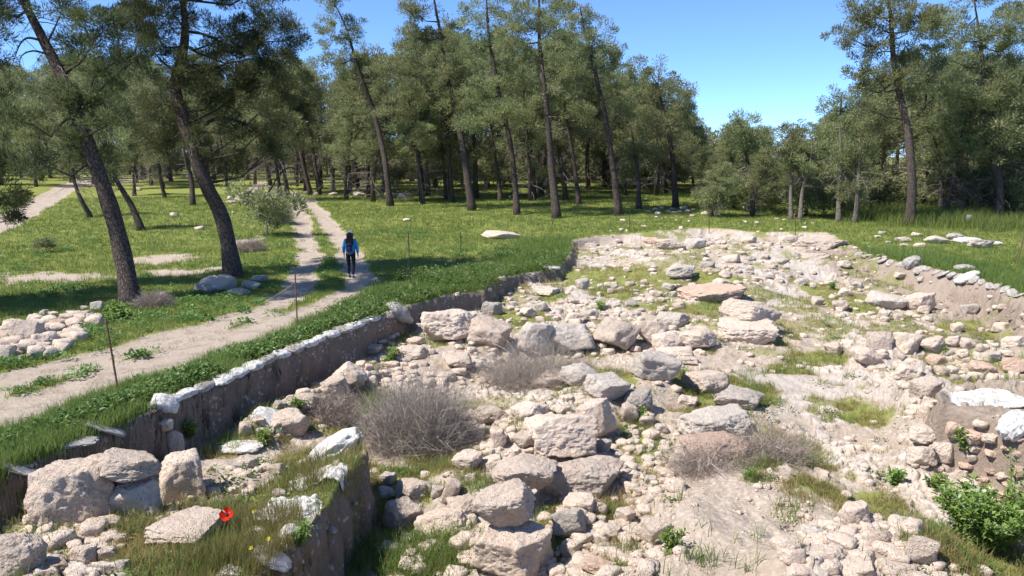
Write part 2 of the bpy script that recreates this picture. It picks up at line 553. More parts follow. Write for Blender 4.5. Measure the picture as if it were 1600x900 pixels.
def mat_bark(name, c1, c2, c3):
    g = NT(name)
    v = g.coord()
    mp = g.n('ShaderNodeMapping'); mp.inputs['Scale'].default_value = (1, 1, 0.35); g.l(v, mp.inputs['Vector'])
    a = g.noise(mp.outputs[0], 11, 7, 0.7); b = g.noise(v, 1.3, 4)
    vo = g.n('ShaderNodeTexVoronoi', i_Scale=16.0); vo.feature = 'DISTANCE_TO_EDGE'; g.l(mp.outputs[0], vo.inputs['Vector'])
    col = g.mix(g.ramp(a, [(0.35, 0.0), (0.68, 1.0)]), c1, c2)
    col = g.mix(g.ramp(b, [(0.45, 0.0), (0.7, 0.7)]), col, c3)
    cr = g.ramp(vo.outputs['Distance'], [(0.0, 0.0), (0.12, 1.0)])
    col = g.mix(cr, (c1[0] * 0.5, c1[1] * 0.5, c1[2] * 0.5), col)
    h = g.math('ADD', a, cr)
    g.principled(col, 0.95, g.bump(h, 0.8, 0.03), 0.1)
    return g.m


def mat_simple(name, c1, c2, scale=8, rough=0.8, bump=0.3, spec=0.25, dist=0.01, **kw):
    g = NT(name)
    v = g.coord()
    a = g.noise(v, scale, 7, 0.65)
    col = g.mix(g.ramp(a, [(0.35, 0.0), (0.67, 1.0)]), c1, c2)
    g.principled(col, rough, g.bump(a, bump, dist), spec, **kw)
    return g.m


M = {}
M['ground'] = mat_ground()
M['rock'] = mat_rock('limestone', (0.63, 0.52, 0.42), (0.57, 0.45, 0.355), (0.71, 0.605, 0.505))
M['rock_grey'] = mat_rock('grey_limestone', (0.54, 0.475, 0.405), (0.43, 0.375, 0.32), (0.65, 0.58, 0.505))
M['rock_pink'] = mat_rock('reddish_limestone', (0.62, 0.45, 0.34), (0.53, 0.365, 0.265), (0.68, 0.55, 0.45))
M['clod'] = mat_rock('earth_clod', (0.34, 0.275, 0.22), (0.27, 0.21, 0.165), (0.46, 0.39, 0.32))
M['needles'] = mat_leaf('pine_needles', (0.145, 0.172, 0.078), (0.335, 0.355, 0.165), 0.5, (0.42, 0.375, 0.26))
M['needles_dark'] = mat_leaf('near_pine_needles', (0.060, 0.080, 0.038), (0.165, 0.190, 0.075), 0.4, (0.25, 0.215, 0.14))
M['bark'] = mat_bark('pine_bark', (0.070, 0.054, 0.046), (0.150, 0.120, 0.104), (0.120, 0.084, 0.066))
M['bark_pale'] = mat_bark('pale_bark', (0.16, 0.135, 0.115), (0.27, 0.23, 0.195), (0.21, 0.17, 0.14))
M['deadwood'] = mat_simple('bleached_deadwood', (0.15, 0.125, 0.11), (0.29, 0.25, 0.22), 5, 0.95, 0.2)
M['twig'] = mat_simple('dry_twigs', (0.30, 0.235, 0.19), (0.50, 0.42, 0.36), 5, 0.95, 0.2)
M['twig_grey'] = mat_simple('grey_dry_twigs', (0.31, 0.26, 0.215), (0.50, 0.435, 0.375), 4, 0.95, 0.2)
M['grass'] = mat_leaf('meadow_grass', (0.125, 0.190, 0.042), (0.255, 0.320, 0.092), 0.48, (0.44, 0.39, 0.19))
M['dry_grass'] = mat_leaf('dry_grass', (0.20, 0.205, 0.055), (0.40, 0.35, 0.14), 0.42, (0.54, 0.36, 0.20))
M['weed'] = mat_leaf('broad_weed_leaves', (0.060, 0.130, 0.030), (0.165, 0.260, 0.065), 0.35, (0.30, 0.36, 0.20))
M['thistle'] = mat_leaf('thistle_leaves', (0.11, 0.20, 0.035), (0.28, 0.40, 0.10), 0.42, (0.46, 0.54, 0.36))
M['bag'] = mat_simple('white_sacking', (0.40, 0.365, 0.32), (0.74, 0.72, 0.695), 13, 0.75, 0.8, 0.2, 0.04)
M['bag_old'] = mat_simple('grey_weathered_sacking', (0.23, 0.205, 0.18), (0.44, 0.405, 0.37), 7, 0.9, 0.6, 0.15, 0.03)
M['rust'] = mat_simple('rusty_iron', (0.10, 0.052, 0.034), (0.20, 0.11, 0.07), 20, 0.8, 0.4)
M['iron'] = mat_simple('dark_iron', (0.028, 0.027, 0.027), (0.06, 0.052, 0.048), 20, 0.7, 0.3)
M['cord'] = mat_simple('yellow_cord', (0.40, 0.38, 0.14), (0.5, 0.46, 0.2), 20, 0.8, 0.1)
M['skin'] = mat_simple('skin', (0.50, 0.31, 0.22), (0.56, 0.36, 0.27), 8, 0.55, 0.05)
M['hair'] = mat_simple('brown_hair', (0.030, 0.016, 0.011), (0.065, 0.034, 0.022), 30, 0.5, 0.6)
M['jacket'] = mat_simple('blue_jacket', (0.020, 0.22, 0.46), (0.035, 0.30, 0.56), 5, 0.6, 0.5, 0.3, 0.03)
M['trousers'] = mat_simple('black_trousers', (0.011, 0.011, 0.014), (0.022, 0.022, 0.027), 9, 0.8, 0.3)
M['cap'] = mat_simple('white_cap', (0.55, 0.58, 0.62), (0.68, 0.70, 0.72), 9, 0.8, 0.2)
M['shoe'] = mat_simple('grey_shoe', (0.10, 0.10, 0.12), (0.20, 0.20, 0.22), 9, 0.7, 0.2)
M['sole'] = mat_simple('pale_sole', (0.5, 0.5, 0.5), (0.6, 0.6, 0.6), 9, 0.7, 0.1)
M['sign'] = mat_simple('white_plate', (0.72, 0.72, 0.70), (0.80, 0.80, 0.78), 9, 0.6, 0.1)
M['poppy'] = mat_leaf('poppy_petal', (0.36, 0.0, 0.015), (0.58, 0.0, 0.030), 0.2)
M['poppy_core'] = mat_simple('poppy_core', (0.01, 0.01, 0.012), (0.02, 0.02, 0.02), 9)
M['yellow'] = mat_leaf('yellow_petal', (0.70, 0.55, 0.02), (0.85, 0.70, 0.03), 0.3)


def mat_pack():
    g = NT('patterned_backpack')
    v = g.coord()
    vo = g.n('ShaderNodeTexVoronoi', i_Scale=16.0); g.l(v, vo.inputs['Vector'])
    sep = g.n('ShaderNodeSeparateColor'); g.l(vo.outputs['Color'], sep.inputs[0])
    col = g.ramp(sep.outputs[0], [(0.0, (0.02, 0.02, 0.07)), (0.55, (0.05, 0.035, 0.11)), (0.8, (0.17, 0.05, 0.10)), (0.86, (0.03, 0.05, 0.15)), (0.97, (0.22, 0.18, 0.23))])
    g.principled(col, 0.7)
    return g.m


M['pack'] = mat_pack()

# ------------------------------------------------------------------ ground sheet
def build_ground():
    fine = np.radians(np.arange(-43, 43.001, 0.066))
    coarse = np.radians(np.arange(46, 314.1, 4.0))
    ang = np.concatenate([fine, coarse])
    r = [0.6]
    while r[-1] < 6.5: r.append(r[-1] * 1.035)
    while r[-1] < 40: r.append(r[-1] * 1.0033)
    while r[-1] < 90: r.append(r[-1] * 1.008)
    while r[-1] < 3000: r.append(r[-1] * 1.06)
    r = np.array(r)
    na, nr = len(ang), len(r)
    R, A = np.meshgrid(r, ang, indexing='ij')
    x = (R * np.sin(A)).ravel(); y = (R * np.cos(A)).ravel()
    h = height(x, y)
    g, p, m, sd = masks(x, y)
    # cobbles and bedded stones in the excavation floor and paths
    c1, c2, cid = worley2(x * 6.5 + 0.6 * vnoise2(x * 5, y * 5, 3), y * 6.5 + 0.6 * vnoise2(x * 5 + 9, y * 5, 4), 7)
    d1, d2, did = worley2(x * 2.6 + 0.5 * vnoise2(x * 3, y * 3, 13), y * 2.6 + 0.5 * vnoise2(x * 3 + 9, y * 3, 14), 17)
    zone = sstep(-0.12, 0.3, fbm2(x * 0.45, y * 0.45, 3, 61))
    inside = sstep(0.05, 0.5, sd) * (1 - 0.75 * g) * (1 - sstep(0, .35, ell(x, y, BARE)))
    cob = sstep(0.02, 0.30, c2 - c1) * (cid > 0.42) * zone * inside
    slab = sstep(0.03, 0.30, d2 - d1) * (did > 0.66) * inside * sstep(-0.2, 0.2, fbm2(x * 0.6 + 7, y * 0.6, 3, 63))
    h = h + cob * (0.02 + 0.035 * cid) + slab * (0.03 + 0.09 * (did - 0.66) / 0.34)
    # grassy hummocks
    bank = sstep(.25, .9, np.clip(1 - np.abs(sd - .55) / .9, 0, 1)) * (seg_dist(x, y, DIG_BANK) < 1.8)
    h = h + bank * (0.20 * fbm2(x * 2.6, y * 2.6, 4, 27) + 0.05 * fbm2(x * 11, y * 11, 2, 28))
    bankm = (sd > 0) * (1 - sstep(1.4, 3.2, seg_dist(x, y, DIG_BANK) + .5 * fbm2(x, y, 3, 30)))
    bankm = np.maximum(bankm, sstep(-.3, .1, poly_sd(x, y, MOUND)) * .9)
    h = h + (1 - inside) * g * 0.03 * fbm2(x * 3.1, y * 3.1, 3, 71)
    gx = np.gradient(h.reshape(nr, na), axis=0) / np.gradient(R, axis=0)
    gy = np.gradient(h.reshape(nr, na), axis=1) / (R * np.gradient(A, axis=1) + 1e-9)
    slope = np.hypot(gx, gy).ravel()
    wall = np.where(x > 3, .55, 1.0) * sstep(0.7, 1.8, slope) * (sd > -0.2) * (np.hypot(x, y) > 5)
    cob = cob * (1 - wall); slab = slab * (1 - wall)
    grey = sstep(0.05, 0.4, fbm2(x * 0.33 + 20, y * 0.33, 3, 81)) * inside
    # lift rough clods on the earth walls
    n = fbm3(np.stack([x, y, h], -1) * 5.5, 4, 83); n2 = fbm3(np.stack([x, y, h], -1) * 1.9, 2, 87)
    x = x + wall * (0.10 * n + 0.09 * n2); y = y - wall * (0.05 * n + 0.04 * n2)
    V = np.stack([x, y, h], -1)
    V = np.vstack([V, [[0, 0, h[:na].mean()]]])
    i = np.arange(nr - 1)[:, None] * na; j = np.arange(na)[None, :]; k = (j + 1) % na
    q = np.stack([i + j, i + na + j, i + na + k, i + k], -1).reshape(-1, 4)
    c = len(V) - 1
    jj = np.arange(na)
    t = np.stack([np.full(na, c), jj, (jj + 1) % na], -1)
    b = MB(); b.add(V, q, t)
    me = b.mesh('ground', M['ground'])
    for nm, arr in (('grass', g * (1 - 0.2 * (sd > 0.0))), ('path', p), ('wall', wall), ('cobble', np.maximum(cob, slab) * 0.85), ('grey', grey), ('bank', bankm)):
        at = me.attributes.new(nm, 'FLOAT', 'POINT')
        at.data.foreach_set('value', np.append(arr, 0).astype(np.float32))
    o = link('ground', me)
    tag(o, 'sloping ground with green meadow, bare dirt tracks and stony excavation trench', 'ground', kind='structure')


build_ground()

# ------------------------------------------------------------------ rocks
_ico = {}


def ico(sub):
    if sub not in _ico:
        bm = bmesh.new(); bmesh.ops.create_icosphere(bm, subdivisions=sub, radius=1.0)
        v = np.array([w.co[:] for w in bm.verts]); f = np.array([[w.index for w in fc.verts] for fc in bm.faces])
        bm.free(); _ico[sub] = (v, f)
    return _ico[sub]


def rock_shape(seed, sub=4, blocky=0.5, round_=0.0):
    r = np.random.default_rng(seed)
    v, f = ico(sub)
    n = r.normal(size=(int(r.integers(9, 16)), 3)); n /= np.linalg.norm(n, axis=1)[:, None]
    off = r.uniform(0.74, 1.05, len(n))
    rot = Matrix.Rotation(r.uniform(-0.35, 0.35), 3, 'X') @ Matrix.Rotation(r.uniform(-0.3, 0.3), 3, 'Y') @ Matrix.Rotation(r.uniform(0, 6.28), 3, 'Z')
    ax = np.array(rot) @ np.array([[1, 0, 0], [-1, 0, 0], [0, 1, 0], [0, -1, 0], [0, 0, 1], [0, 0, -1]], float).T
    n = np.vstack([n, ax.T]); off = np.concatenate([off, r.uniform(0.66, 0.82, 6) + (1 - blocky) * 0.12])
    k = 44 - 30 * round_
    d = np.maximum(v @ n.T, 0) / off[None, :]
    rad = (d ** k).sum(1) ** (-1.0 / k)
    w = v * rad[:, None]
    s = r.uniform(0, 100)
    rg = 1 - 2 * np.abs(fbm3(w * 3.1 + s, 3, seed + 21))
    rad2 = 1 + 0.13 * fbm3(w * 1.4 + s, 3, seed) + 0.028 * rg + 0.075 * fbm3(w * 5.5 + s, 4, seed + 5) + 0.045 * fbm3(w * 14 + s, 3, seed + 9)
    # a few spalled notches
    for q in range(3):
        c = r.normal(size=3); c /= np.linalg.norm(c)
        rad2 -= 0.12 * r.random() * sstep(0.55, 0.1, np.linalg.norm(v - c, axis=1))
    w = w * rad2[:, None]
    lo, hi = w.min(0), w.max(0)
    w = (w - (lo + hi) / 2) / (hi - lo)
    return w, f


ROCK_COUNT = [0]
DEPR = []


def add_rock(cx, cy, w, h, label=None, group=None, mat='rock', seed=None, gy=None, blocky=0.5, name='boulder', cat='boulder', dratio=0.8, sub=None, tilt=0.0, ground=None, hmin=None):
    """a stone whose picture is about w x h pixels round (cx, cy)"""
    seed = seed if seed is not None else ROCK_COUNT[0] + 100
    r = random.Random(seed)
    p = ground_hit(cx, cy if gy is None else gy, 0.0) if ground is None else ground
    for _ in range(2):
        dd = cam_depth(p)
        W = w * dd / F; a = math.atan2(CAMZ - p[2], p[1]); hh = h * dd / F
        D = W * dratio
        Hh = (hh - D * math.sin(a) * 0.75) / math.cos(a)
        Hh = max(Hh, (hmin or (0.36 if h > 0.3 * w else 0.2)) * W)
        if ground is None and gy is None:
            p = ground_hit(cx, cy, Hh * 0.36)
        elif gy is not None:
            d = rays(cx, cy); p = d * (dd / 1.0) + np.array([0, 0, CAMZ])
    if sub is None:
        sub = 6 if w > 80 else (5 if w > 34 else (4 if w > 16 else 3))
    V, f = rock_shape(seed * 7 + 3, sub, blocky, r.random() * 0.6)
    V = V * np.array([W * 1.04, D, Hh * 1.15])
    t = tilt if tilt else r.uniform(-0.12, 0.12)
    c, s = math.cos(t), math.sin(t)
    V = V @ np.array([[c, 0, -s], [0, 1, 0], [s, 0, c]]).T
    zr = r.uniform(-0.25, 0.25); c, s = math.cos(zr), math.sin(zr)
    V = V @ np.array([[c, -s, 0], [s, c, 0], [0, 0, 1]]).T
    b = MB(); b.add(V, None, f)
    o = link(name, b.mesh(name, M[mat]), loc=p)
    tag(o, label, cat, group)
    ROCK_COUNT[0] += 1
    return o


HERO = [
    # cx, cy, w, h, label, options
    (118, 775, 132, 124, 'largest pale block of the foreground left, upright with a broad sunlit face', dict(blocky=0.9, dratio=0.75)),
    (200, 729, 100, 50, 'flat pale capstone lying on a dark stone beside the big upright block', dict(gy=805, blocky=0.8, dratio=0.8)),
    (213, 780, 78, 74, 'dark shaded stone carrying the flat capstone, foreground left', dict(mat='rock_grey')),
    (285, 748, 78, 82, 'pitted cream boulder right of the flat capstone', dict(mat='rock', blocky=.4)),
    (297, 820, 118, 62, 'flat cracked pale stone beside the red poppy', dict(blocky=0.6, dratio=1.1, hmin=.2)),
    (22, 872, 86, 90, 'smooth white boulder cut by the lower left corner', dict(blocky=.3)),
    (84, 888, 62, 26, 'low pinkish stone at the bottom edge beside the white corner boulder', dict(mat='rock_pink')),
    (128, 868, 42, 36, 'small squared stone at the foot of the largest upright block', {}),
    (257, 664, 28, 22, 'rounded stone stuck in the face of the left earth wall, the upper of two', dict(blocky=.2)),
    (271, 692, 32, 46, 'rounded stone leaning on the left earth wall below the smaller one', dict(blocky=.2, mat='rock_grey')),
    (452, 660, 66, 46, 'pale stone wrapped in a white rag at the near end of the low stone row', {}),
    (475, 626, 62, 30, 'long stone in the low row beside the grey thorn shrub', {}),
    (546, 590, 50, 44, 'tilted cream slab in the low row where it meets the thorn shrub', dict(tilt=-0.5)),
    (524, 602, 44, 40, 'round brown stone before the tilted cream slab', dict(blocky=.2)),
    (704, 510, 92, 58, 'biggest cream boulder at the left head of the long boulder row', dict(blocky=.5)),
    (763, 520, 72, 50, 'boulder with chipped front just right of the biggest one in the row', {}),
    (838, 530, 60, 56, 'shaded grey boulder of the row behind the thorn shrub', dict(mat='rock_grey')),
    (894, 528, 76, 50, 'long low grey boulder in the middle of the row', dict(mat='rock_grey', blocky=.7)),
    (963, 523, 72, 54, 'tall orange fronted block in the boulder row', dict(blocky=.8)),
    (1022, 520, 52, 42, 'squat boulder right of the orange fronted block', {}),
    (1044, 535, 52, 36, 'boulder leaning to the squat one at the row end', {}),
    (1052, 500, 52, 30, 'grey topped stone behind the row of boulders', dict(mat='rock_grey')),
    (1092, 528, 62, 34, 'flat topped block at the right end of the boulder row', dict(blocky=.8)),
    (1058, 553, 70, 36, 'smooth white oval boulder below the row end', dict(blocky=.15)),
    (1024, 572, 78, 52, 'dark veined grey boulder beside the smooth white oval one', dict(mat='rock_grey')),
    (1172, 489, 98, 34, 'broad pale slab lying on the long block in the dig centre right', dict(gy=520, blocky=.6)),
    (1166, 519, 88, 42, 'long pale block under the broad slab, dig centre right', dict(blocky=.8)),
    (1103, 598, 76, 34, 'white ridged stone alone in the grass of the dig', {}),
    (1075, 627, 36, 22, 'small white egg shaped stone below the ridged one', dict(blocky=.1)),
    (1155, 622, 80, 36, 'flat grey slab above the bare twig shrub', dict(mat='rock_grey', blocky=.6)),
    (1120, 662, 108, 56, 'wide grey slab behind the bare twig shrub', dict(mat='rock_grey', blocky=.6)),
    (1115, 700, 104, 50, 'wide pinkish slab under the bare twig shrub', dict(mat='rock_pink', blocky=.6)),
    (866, 595, 66, 40, 'light lichen marked stone at the top of the central wall', {}),
    (906, 590, 66, 46, 'tilted grey slab at the top of the central wall', dict(mat='rock_grey', tilt=-.4)),
    (948, 606, 70, 48, 'dark grey rough boulder high in the central wall', dict(mat='rock_grey')),
    (996, 626, 46, 38, 'dark pitted stone right of the rough grey boulder', dict(mat='rock_grey')),
    (982, 645, 30, 34, 'small upright stone under the dark pitted one', {}),
    (931, 655, 64, 72, 'tall rounded boulder right of the big cream boulder of the central wall', dict(blocky=.4)),
    (877, 679, 104, 80, 'big cream boulder with a flat sunlit face in the central wall', dict(blocky=.8)),
    (826, 646, 56, 44, 'tan stone left above the big cream boulder', {}),
    (766, 647, 58, 36, 'overhanging pale stone at the upper left of the central wall', {}),
    (741, 684, 46, 36, 'rounded tan stone at the left edge of the central wall', dict(blocky=.3)),
    (731, 720, 48, 40, 'white rough stone at the lower left of the central wall', {}),
    (772, 724, 44, 30, 'pale stone beside the white rough one', {}),
    (778, 687, 24, 34, 'narrow upright stone between two rounded ones of the central wall', {}),
    (822, 686, 44, 28, 'low stone touching the left of the big cream boulder', {}),
    (908, 749, 146, 80, 'longest block of the foreground centre, pale and flat topped', dict(blocky=.9, dratio=.6)),
    (822, 738, 104, 56, 'sharp edged boulder overlapping the longest block', dict(gy=800, blocky=.7)),
    (790, 786, 106, 82, 'dark fronted boulder resting on the lowest pale boulder', dict(gy=880, blocky=.6)),
    (800, 858, 120, 100, 'lowest pale boulder carrying the dark fronted one at the bottom edge', dict(blocky=.6)),
    (694, 819, 86, 62, 'smooth cream boulder beside the earth baulk', dict(blocky=.3)),
    (629, 807, 62, 64, 'brown boulder touching the earth baulk', {}),
    (648, 767, 62, 42, 'pale stone behind the brown boulder by the baulk', {}),
    (706, 767, 28, 40, 'narrow white stone standing near the baulk', {}),
    (722, 795, 50, 40, 'tan wedge under the dark fronted boulder', {}),
    (888, 817, 58, 56, 'grey cracked boulder below the longest block', dict(mat='rock_grey')),
    (905, 788, 52, 40, 'triangular stone under the longest block', {}),
    (975, 808, 36, 34, 'small white peaked stone right of the grey cracked boulder', {}),
    (951, 832, 40, 30, 'knobbly white stone below the small peaked one', {}),
    (893, 858, 34, 34, 'pale stone below the grey cracked boulder', {}),
    (932, 884, 54, 34, 'pinkish stone at the bottom edge right of the lowest boulder', dict(mat='rock_pink')),
    (1021, 832, 58, 52, 'white broken stone at the left foot of the bare dirt mound', {}),
    (1335, 806, 46, 44, 'pointed white stone on the rubble at the lower right', {}),
    (1375, 840, 40, 32, 'white block behind the biggest stone of the lower right rubble', {}),
    (1438, 858, 66, 52, 'biggest white stone of the lower right rubble', dict(blocky=.7)),
    (1340, 888, 62, 36, 'flat cream stone at the bottom edge of the lower right rubble', {}),
    (1290, 868, 54, 36, 'buried cream stone at the left of the lower right rubble', {}),
    (1404, 890, 60, 30, 'broken white stone at the bottom edge below the biggest one', {}),
    (1356, 556, 40, 30, 'round cream stone at the left end of the right hand stone heap', dict(blocky=.2)),
    (1374, 534, 36, 34, 'pale stone above the round cream one, right hand heap', {}),
    (1420, 534, 44, 36, 'pale peaked stone on the right hand stone heap', {}),
    (1456, 537, 42, 26, 'flat pale stone beside the peaked one, right hand heap', {}),
    (1418, 583, 46, 32, 'broad cream stone in the middle of the right hand heap', {}),
    (1446, 606, 46, 38, 'cream stone under the right hand heap, beside the white sheet', {}),
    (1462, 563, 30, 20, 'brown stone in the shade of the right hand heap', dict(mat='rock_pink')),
    (1534, 575, 40, 24, 'brownish stone right of the right hand heap', dict(mat='rock_pink')),
    (1590, 570, 52, 30, 'orange tinted stone at the right border', dict(mat='rock_pink')),
    (1585, 534, 40, 24, 'pale stone at the right border above the orange tinted one', {}),
    (1440, 711, 46, 36, 'pale stone jutting from the foot of the right baulk, the left one', {}),
    (1472, 706, 44, 38, 'pale stone jutting from the foot of the right baulk, the right one', {}),
    (1448, 676, 60, 34, 'cream stone in the face of the right baulk', {}),
    (1452, 640, 34, 46, 'upright tan stone at the corner of the right baulk', {}),
    (1386, 470, 66, 30, 'grey pyramid shaped boulder half way down the right bank', dict(mat='rock_grey')),
    (1438, 473, 44, 32, 'tan split boulder half way down the right bank', {}),
    (1444, 484, 26, 16, 'white block in front of the tan split boulder', {}),
    (1314, 478, 28, 18, 'small stone at the foot of the right bank by the pale root', {}),
    (1303, 546, 32, 24, 'white stone beside the dark hole in the dig floor', {}),
    (857, 455, 40, 18, 'pale flat stone alone below the far trench corner', dict(blocky=.6)),
    (1280, 381, 84, 16, 'long low stone topping the far right end of the dig', {}),
    (1272, 400, 46, 13, 'white flat slab at the far right of the dig', {}),
    (1110, 458, 110, 22, 'reddish flat outcrop in the middle of the dig', dict(mat='rock_pink')),
    (1064, 425, 52, 26, 'grey block of the far wall line', dict(mat='rock_grey')),
    (1045, 383, 48, 20, 'pale block at the far edge of the dig', {}),
    (1084, 382, 34, 18, 'grey block beside the pale one at the far edge of the dig', dict(mat='rock_grey')),
    (783, 368, 62, 9, 'long flat slab on the grass by the thin far posts', dict(ground=None)),
    (332, 447, 52, 32, 'grey pointed boulder between the two near pines', dict(mat='rock_grey')),
    (352, 444, 32, 30, 'grey steep boulder right of the pointed one', dict(mat='rock_grey')),
    (393, 446, 34, 14, 'low grey stone at the foot of the right near pine', dict(mat='rock_grey')),
    (407, 436, 26, 13, 'rounded grey stone nearest the track', dict(mat='rock_grey')),
    (374, 456, 34, 12, 'flat stone on the grass before the right near pine', dict(mat='rock_grey')),
    (40, 520, 50, 46, 'steep tan boulder at the front of the left stone heap', {}),
    (62, 535, 34, 30, 'tan slab before the steep boulder of the left heap', {}),
    (152, 480, 22, 20, 'grey stone crowning the far end of the left heap', dict(mat='rock_grey')),
    (312, 357, 16, 8, 'small pale stone on the green slope left of the near pine', {}),
    (272, 336, 14, 8, 'tiny pale stone higher on the green slope', {}),
    (636, 344, 12, 6, 'small pale stone in the meadow behind the walker', {}),
    (1020, 376, 30, 12, 'pinkish stone at the far trench corner', dict(mat='rock_pink')),
]
for cx, cy, w, h, lab, kw in HERO:
    kw = dict(kw); kw.pop('ground', None)
    add_rock(cx, cy, w, h, lab, None, **kw)


def inside_px(x, y, poly):
    c = False
    for i in range(len(poly)):
        ax, ay = poly[i]; bx, by = poly[(i + 1) % len(poly)]
        if (ay > y) != (by > y) and x < (bx - ax) * (y - ay) / (by - ay + 1e-12) + ax:
            c = not c
    return c


TAKEN = [(h[0], h[1], h[2], h[3]) for h in HERO]


def scatter_rocks(poly, n, wmin, wmax, label, group, mats=('rock', 'rock', 'rock_grey'), flat=0.62, over=0.42, seed=0):
    r = random.Random(seed + 977)
    xs = [p[0] for p in poly]; ys = [p[1] for p in poly]
    got = 0; tries = 0; n = max(4, int(n * 0.85))
    while got < n and tries < n * 60:
        tries += 1
        x = r.uniform(min(xs), max(xs)); y = r.uniform(min(ys), max(ys))
        if not inside_px(x, y, poly): continue
        w = wmin + (wmax - wmin) * r.random() ** 2.0
        h = w * flat * 1.2 * r.uniform(0.75, 1.3)
        if any(abs(x - a) < (w + c) * over and abs(y - b) < (h + d) * over for a, b, c, d in TAKEN): continue
        TAKEN.append((x, y, w, h))
        add_rock(x, y, w, h, label, group, mat=r.choice(mats), blocky=r.uniform(.2, .8), name='stone', cat='stone', seed=seed * 1000 + got + 5000)
        got += 1


scatter_rocks([(0, 505), (60, 490), (150, 478), (165, 490), (120, 520), (90, 545), (30, 552), (0, 552)], 30, 14, 34, 'small tan stone piled in the heap left of the near leaning pine', 'stones of the left heap', ('rock', 'rock', 'rock_pink'), seed=1)
scatter_rocks([(380, 670), (430, 630), (520, 590), (570, 565), (585, 585), (520, 622), (470, 655), (410, 680)], 16, 16, 36, 'pale stone in the low row between left wall and grey shrub', 'stones of the low row', seed=2)
scatter_rocks([(350, 725), (440, 715), (470, 760), (440, 785), (360, 775)], 9, 18, 44, 'rounded stone lying on the grassy platform near the white bags', 'stones on the grassy platform', seed=3)
scatter_rocks([(560, 545), (600, 515), (680, 540), (780, 545), (790, 580), (690, 590), (600, 580)], 20, 16, 50, 'flat pale slab before the long boulder row', 'pavement slabs before the boulder row', flat=.38, seed=4)
scatter_rocks([(760, 470), (880, 458), (960, 470), (1000, 490), (1000, 505), (800, 505), (740, 490)], 26, 12, 38, 'pale stone strewn behind the long boulder row', 'stones behind the boulder row', flat=.5, seed=5)
scatter_rocks([(895, 445), (950, 430), (1010, 440), (1005, 455), (930, 458)], 14, 10, 28, 'pale stone in the small heap in the dig grass', 'stones of the small heap in the dig grass', flat=.55, seed=6)
scatter_rocks([(1000, 420), (1090, 405), (1230, 400), (1250, 440), (1130, 445), (1060, 450), (1000, 445)], 34, 10, 44, 'pale stone of the far wall lines', 'stones of the far wall lines', flat=.4, seed=7)
scatter_rocks([(900, 378), (1010, 374), (1100, 374), (1180, 372), (1280, 374), (1250, 392), (1100, 398), (1010, 396), (930, 400)], 26, 9, 36, 'stone along the far edge of the dig', 'stones along the far edge of the dig', flat=.42, seed=8)
scatter_rocks([(960, 480), (1010, 455), (1090, 440), (1110, 470), (1010, 495)], 14, 12, 36, 'stone beside the reddish outcrop', 'stones beside the reddish outcrop', flat=.5, seed=9)
scatter_rocks([(1240, 420), (1340, 410), (1460, 440), (1600, 490), (1600, 520), (1440, 510), (1300, 500), (1240, 450)], 30, 9, 28, 'stone sticking out of the right earth bank', 'stones of the right earth bank', flat=.6, seed=10)
scatter_rocks([(1360, 530), (1450, 520), (1560, 550), (1550, 580), (1480, 600), (1400, 600), (1370, 570)], 22, 14, 36, 'cream stone of the right hand heap', 'stones of the right hand heap', seed=11)
scatter_rocks([(1430, 650), (1500, 660), (1600, 680), (1600, 790), (1520, 760), (1440, 725)], 26, 18, 46, 'stone bedded in the right baulk', 'stones bedded in the right baulk', ('rock', 'rock_pink'), seed=12)
scatter_rocks([(960, 660), (1050, 640), (1080, 700), (1040, 780), (960, 800), (970, 730)], 20, 12, 34, 'small pale stone strewn right of the central wall', 'small stones right of the central wall', seed=13)
scatter_rocks([(600, 745), (720, 740), (760, 760), (730, 850), (600, 840)], 9, 16, 36, 'stone between earth baulk and central wall', 'stones between baulk and central wall', seed=14)
scatter_rocks([(740, 640), (850, 620), (1000, 600), (1000, 690), (940, 720), (760, 730)], 18, 14, 34, 'filling stone of the central wall', 'filling stones of the central wall', seed=15)
scatter_rocks([(1230, 850), (1330, 800), (1400, 815), (1470, 870), (1460, 900), (1240, 900)], 22, 14, 40, 'white stone of the lower right rubble', 'stones of the lower right rubble', ('rock',), seed=16)
scatter_rocks([(30, 840), (160, 845), (200, 880), (180, 899), (60, 870)], 9, 16, 40, 'stone at the foot of the largest foreground block', 'stones at the foot of the largest block', seed=17)
scatter_rocks([(860, 780), (1000, 790), (1040, 860), (960, 899), (880, 890)], 14, 16, 36, 'stone below the longest foreground block', 'stones below the longest block', seed=18)
scatter_rocks([(1340, 362), (1450, 365), (1540, 374), (1540, 384), (1400, 384)], 14, 10, 46, 'low pale stone in the grass above the right bank', 'stones in the grass above the right bank', flat=.3, seed=19)
scatter_rocks([(1000, 328), (1060, 322), (1110, 333), (1100, 338), (1010, 334)], 16, 8, 18, 'pale stone of the heap at the wood edge', 'stones of the heap at the wood edge', flat=.45, seed=20)
scatter_rocks([(470, 301), (560, 300), (640, 304), (640, 308), (480, 307)], 14, 7, 20, 'pale stone at the wood edge behind the walker', 'stones at the wood edge behind the walker', flat=.4, seed=21)
scatter_rocks([(150, 290), (420, 300), (420, 340), (200, 310)], 8, 6, 14, 'small stone on the far left slope', 'small stones on the far left slope', flat=.45, seed=22)
print('ROCKS', ROCK_COUNT[0])


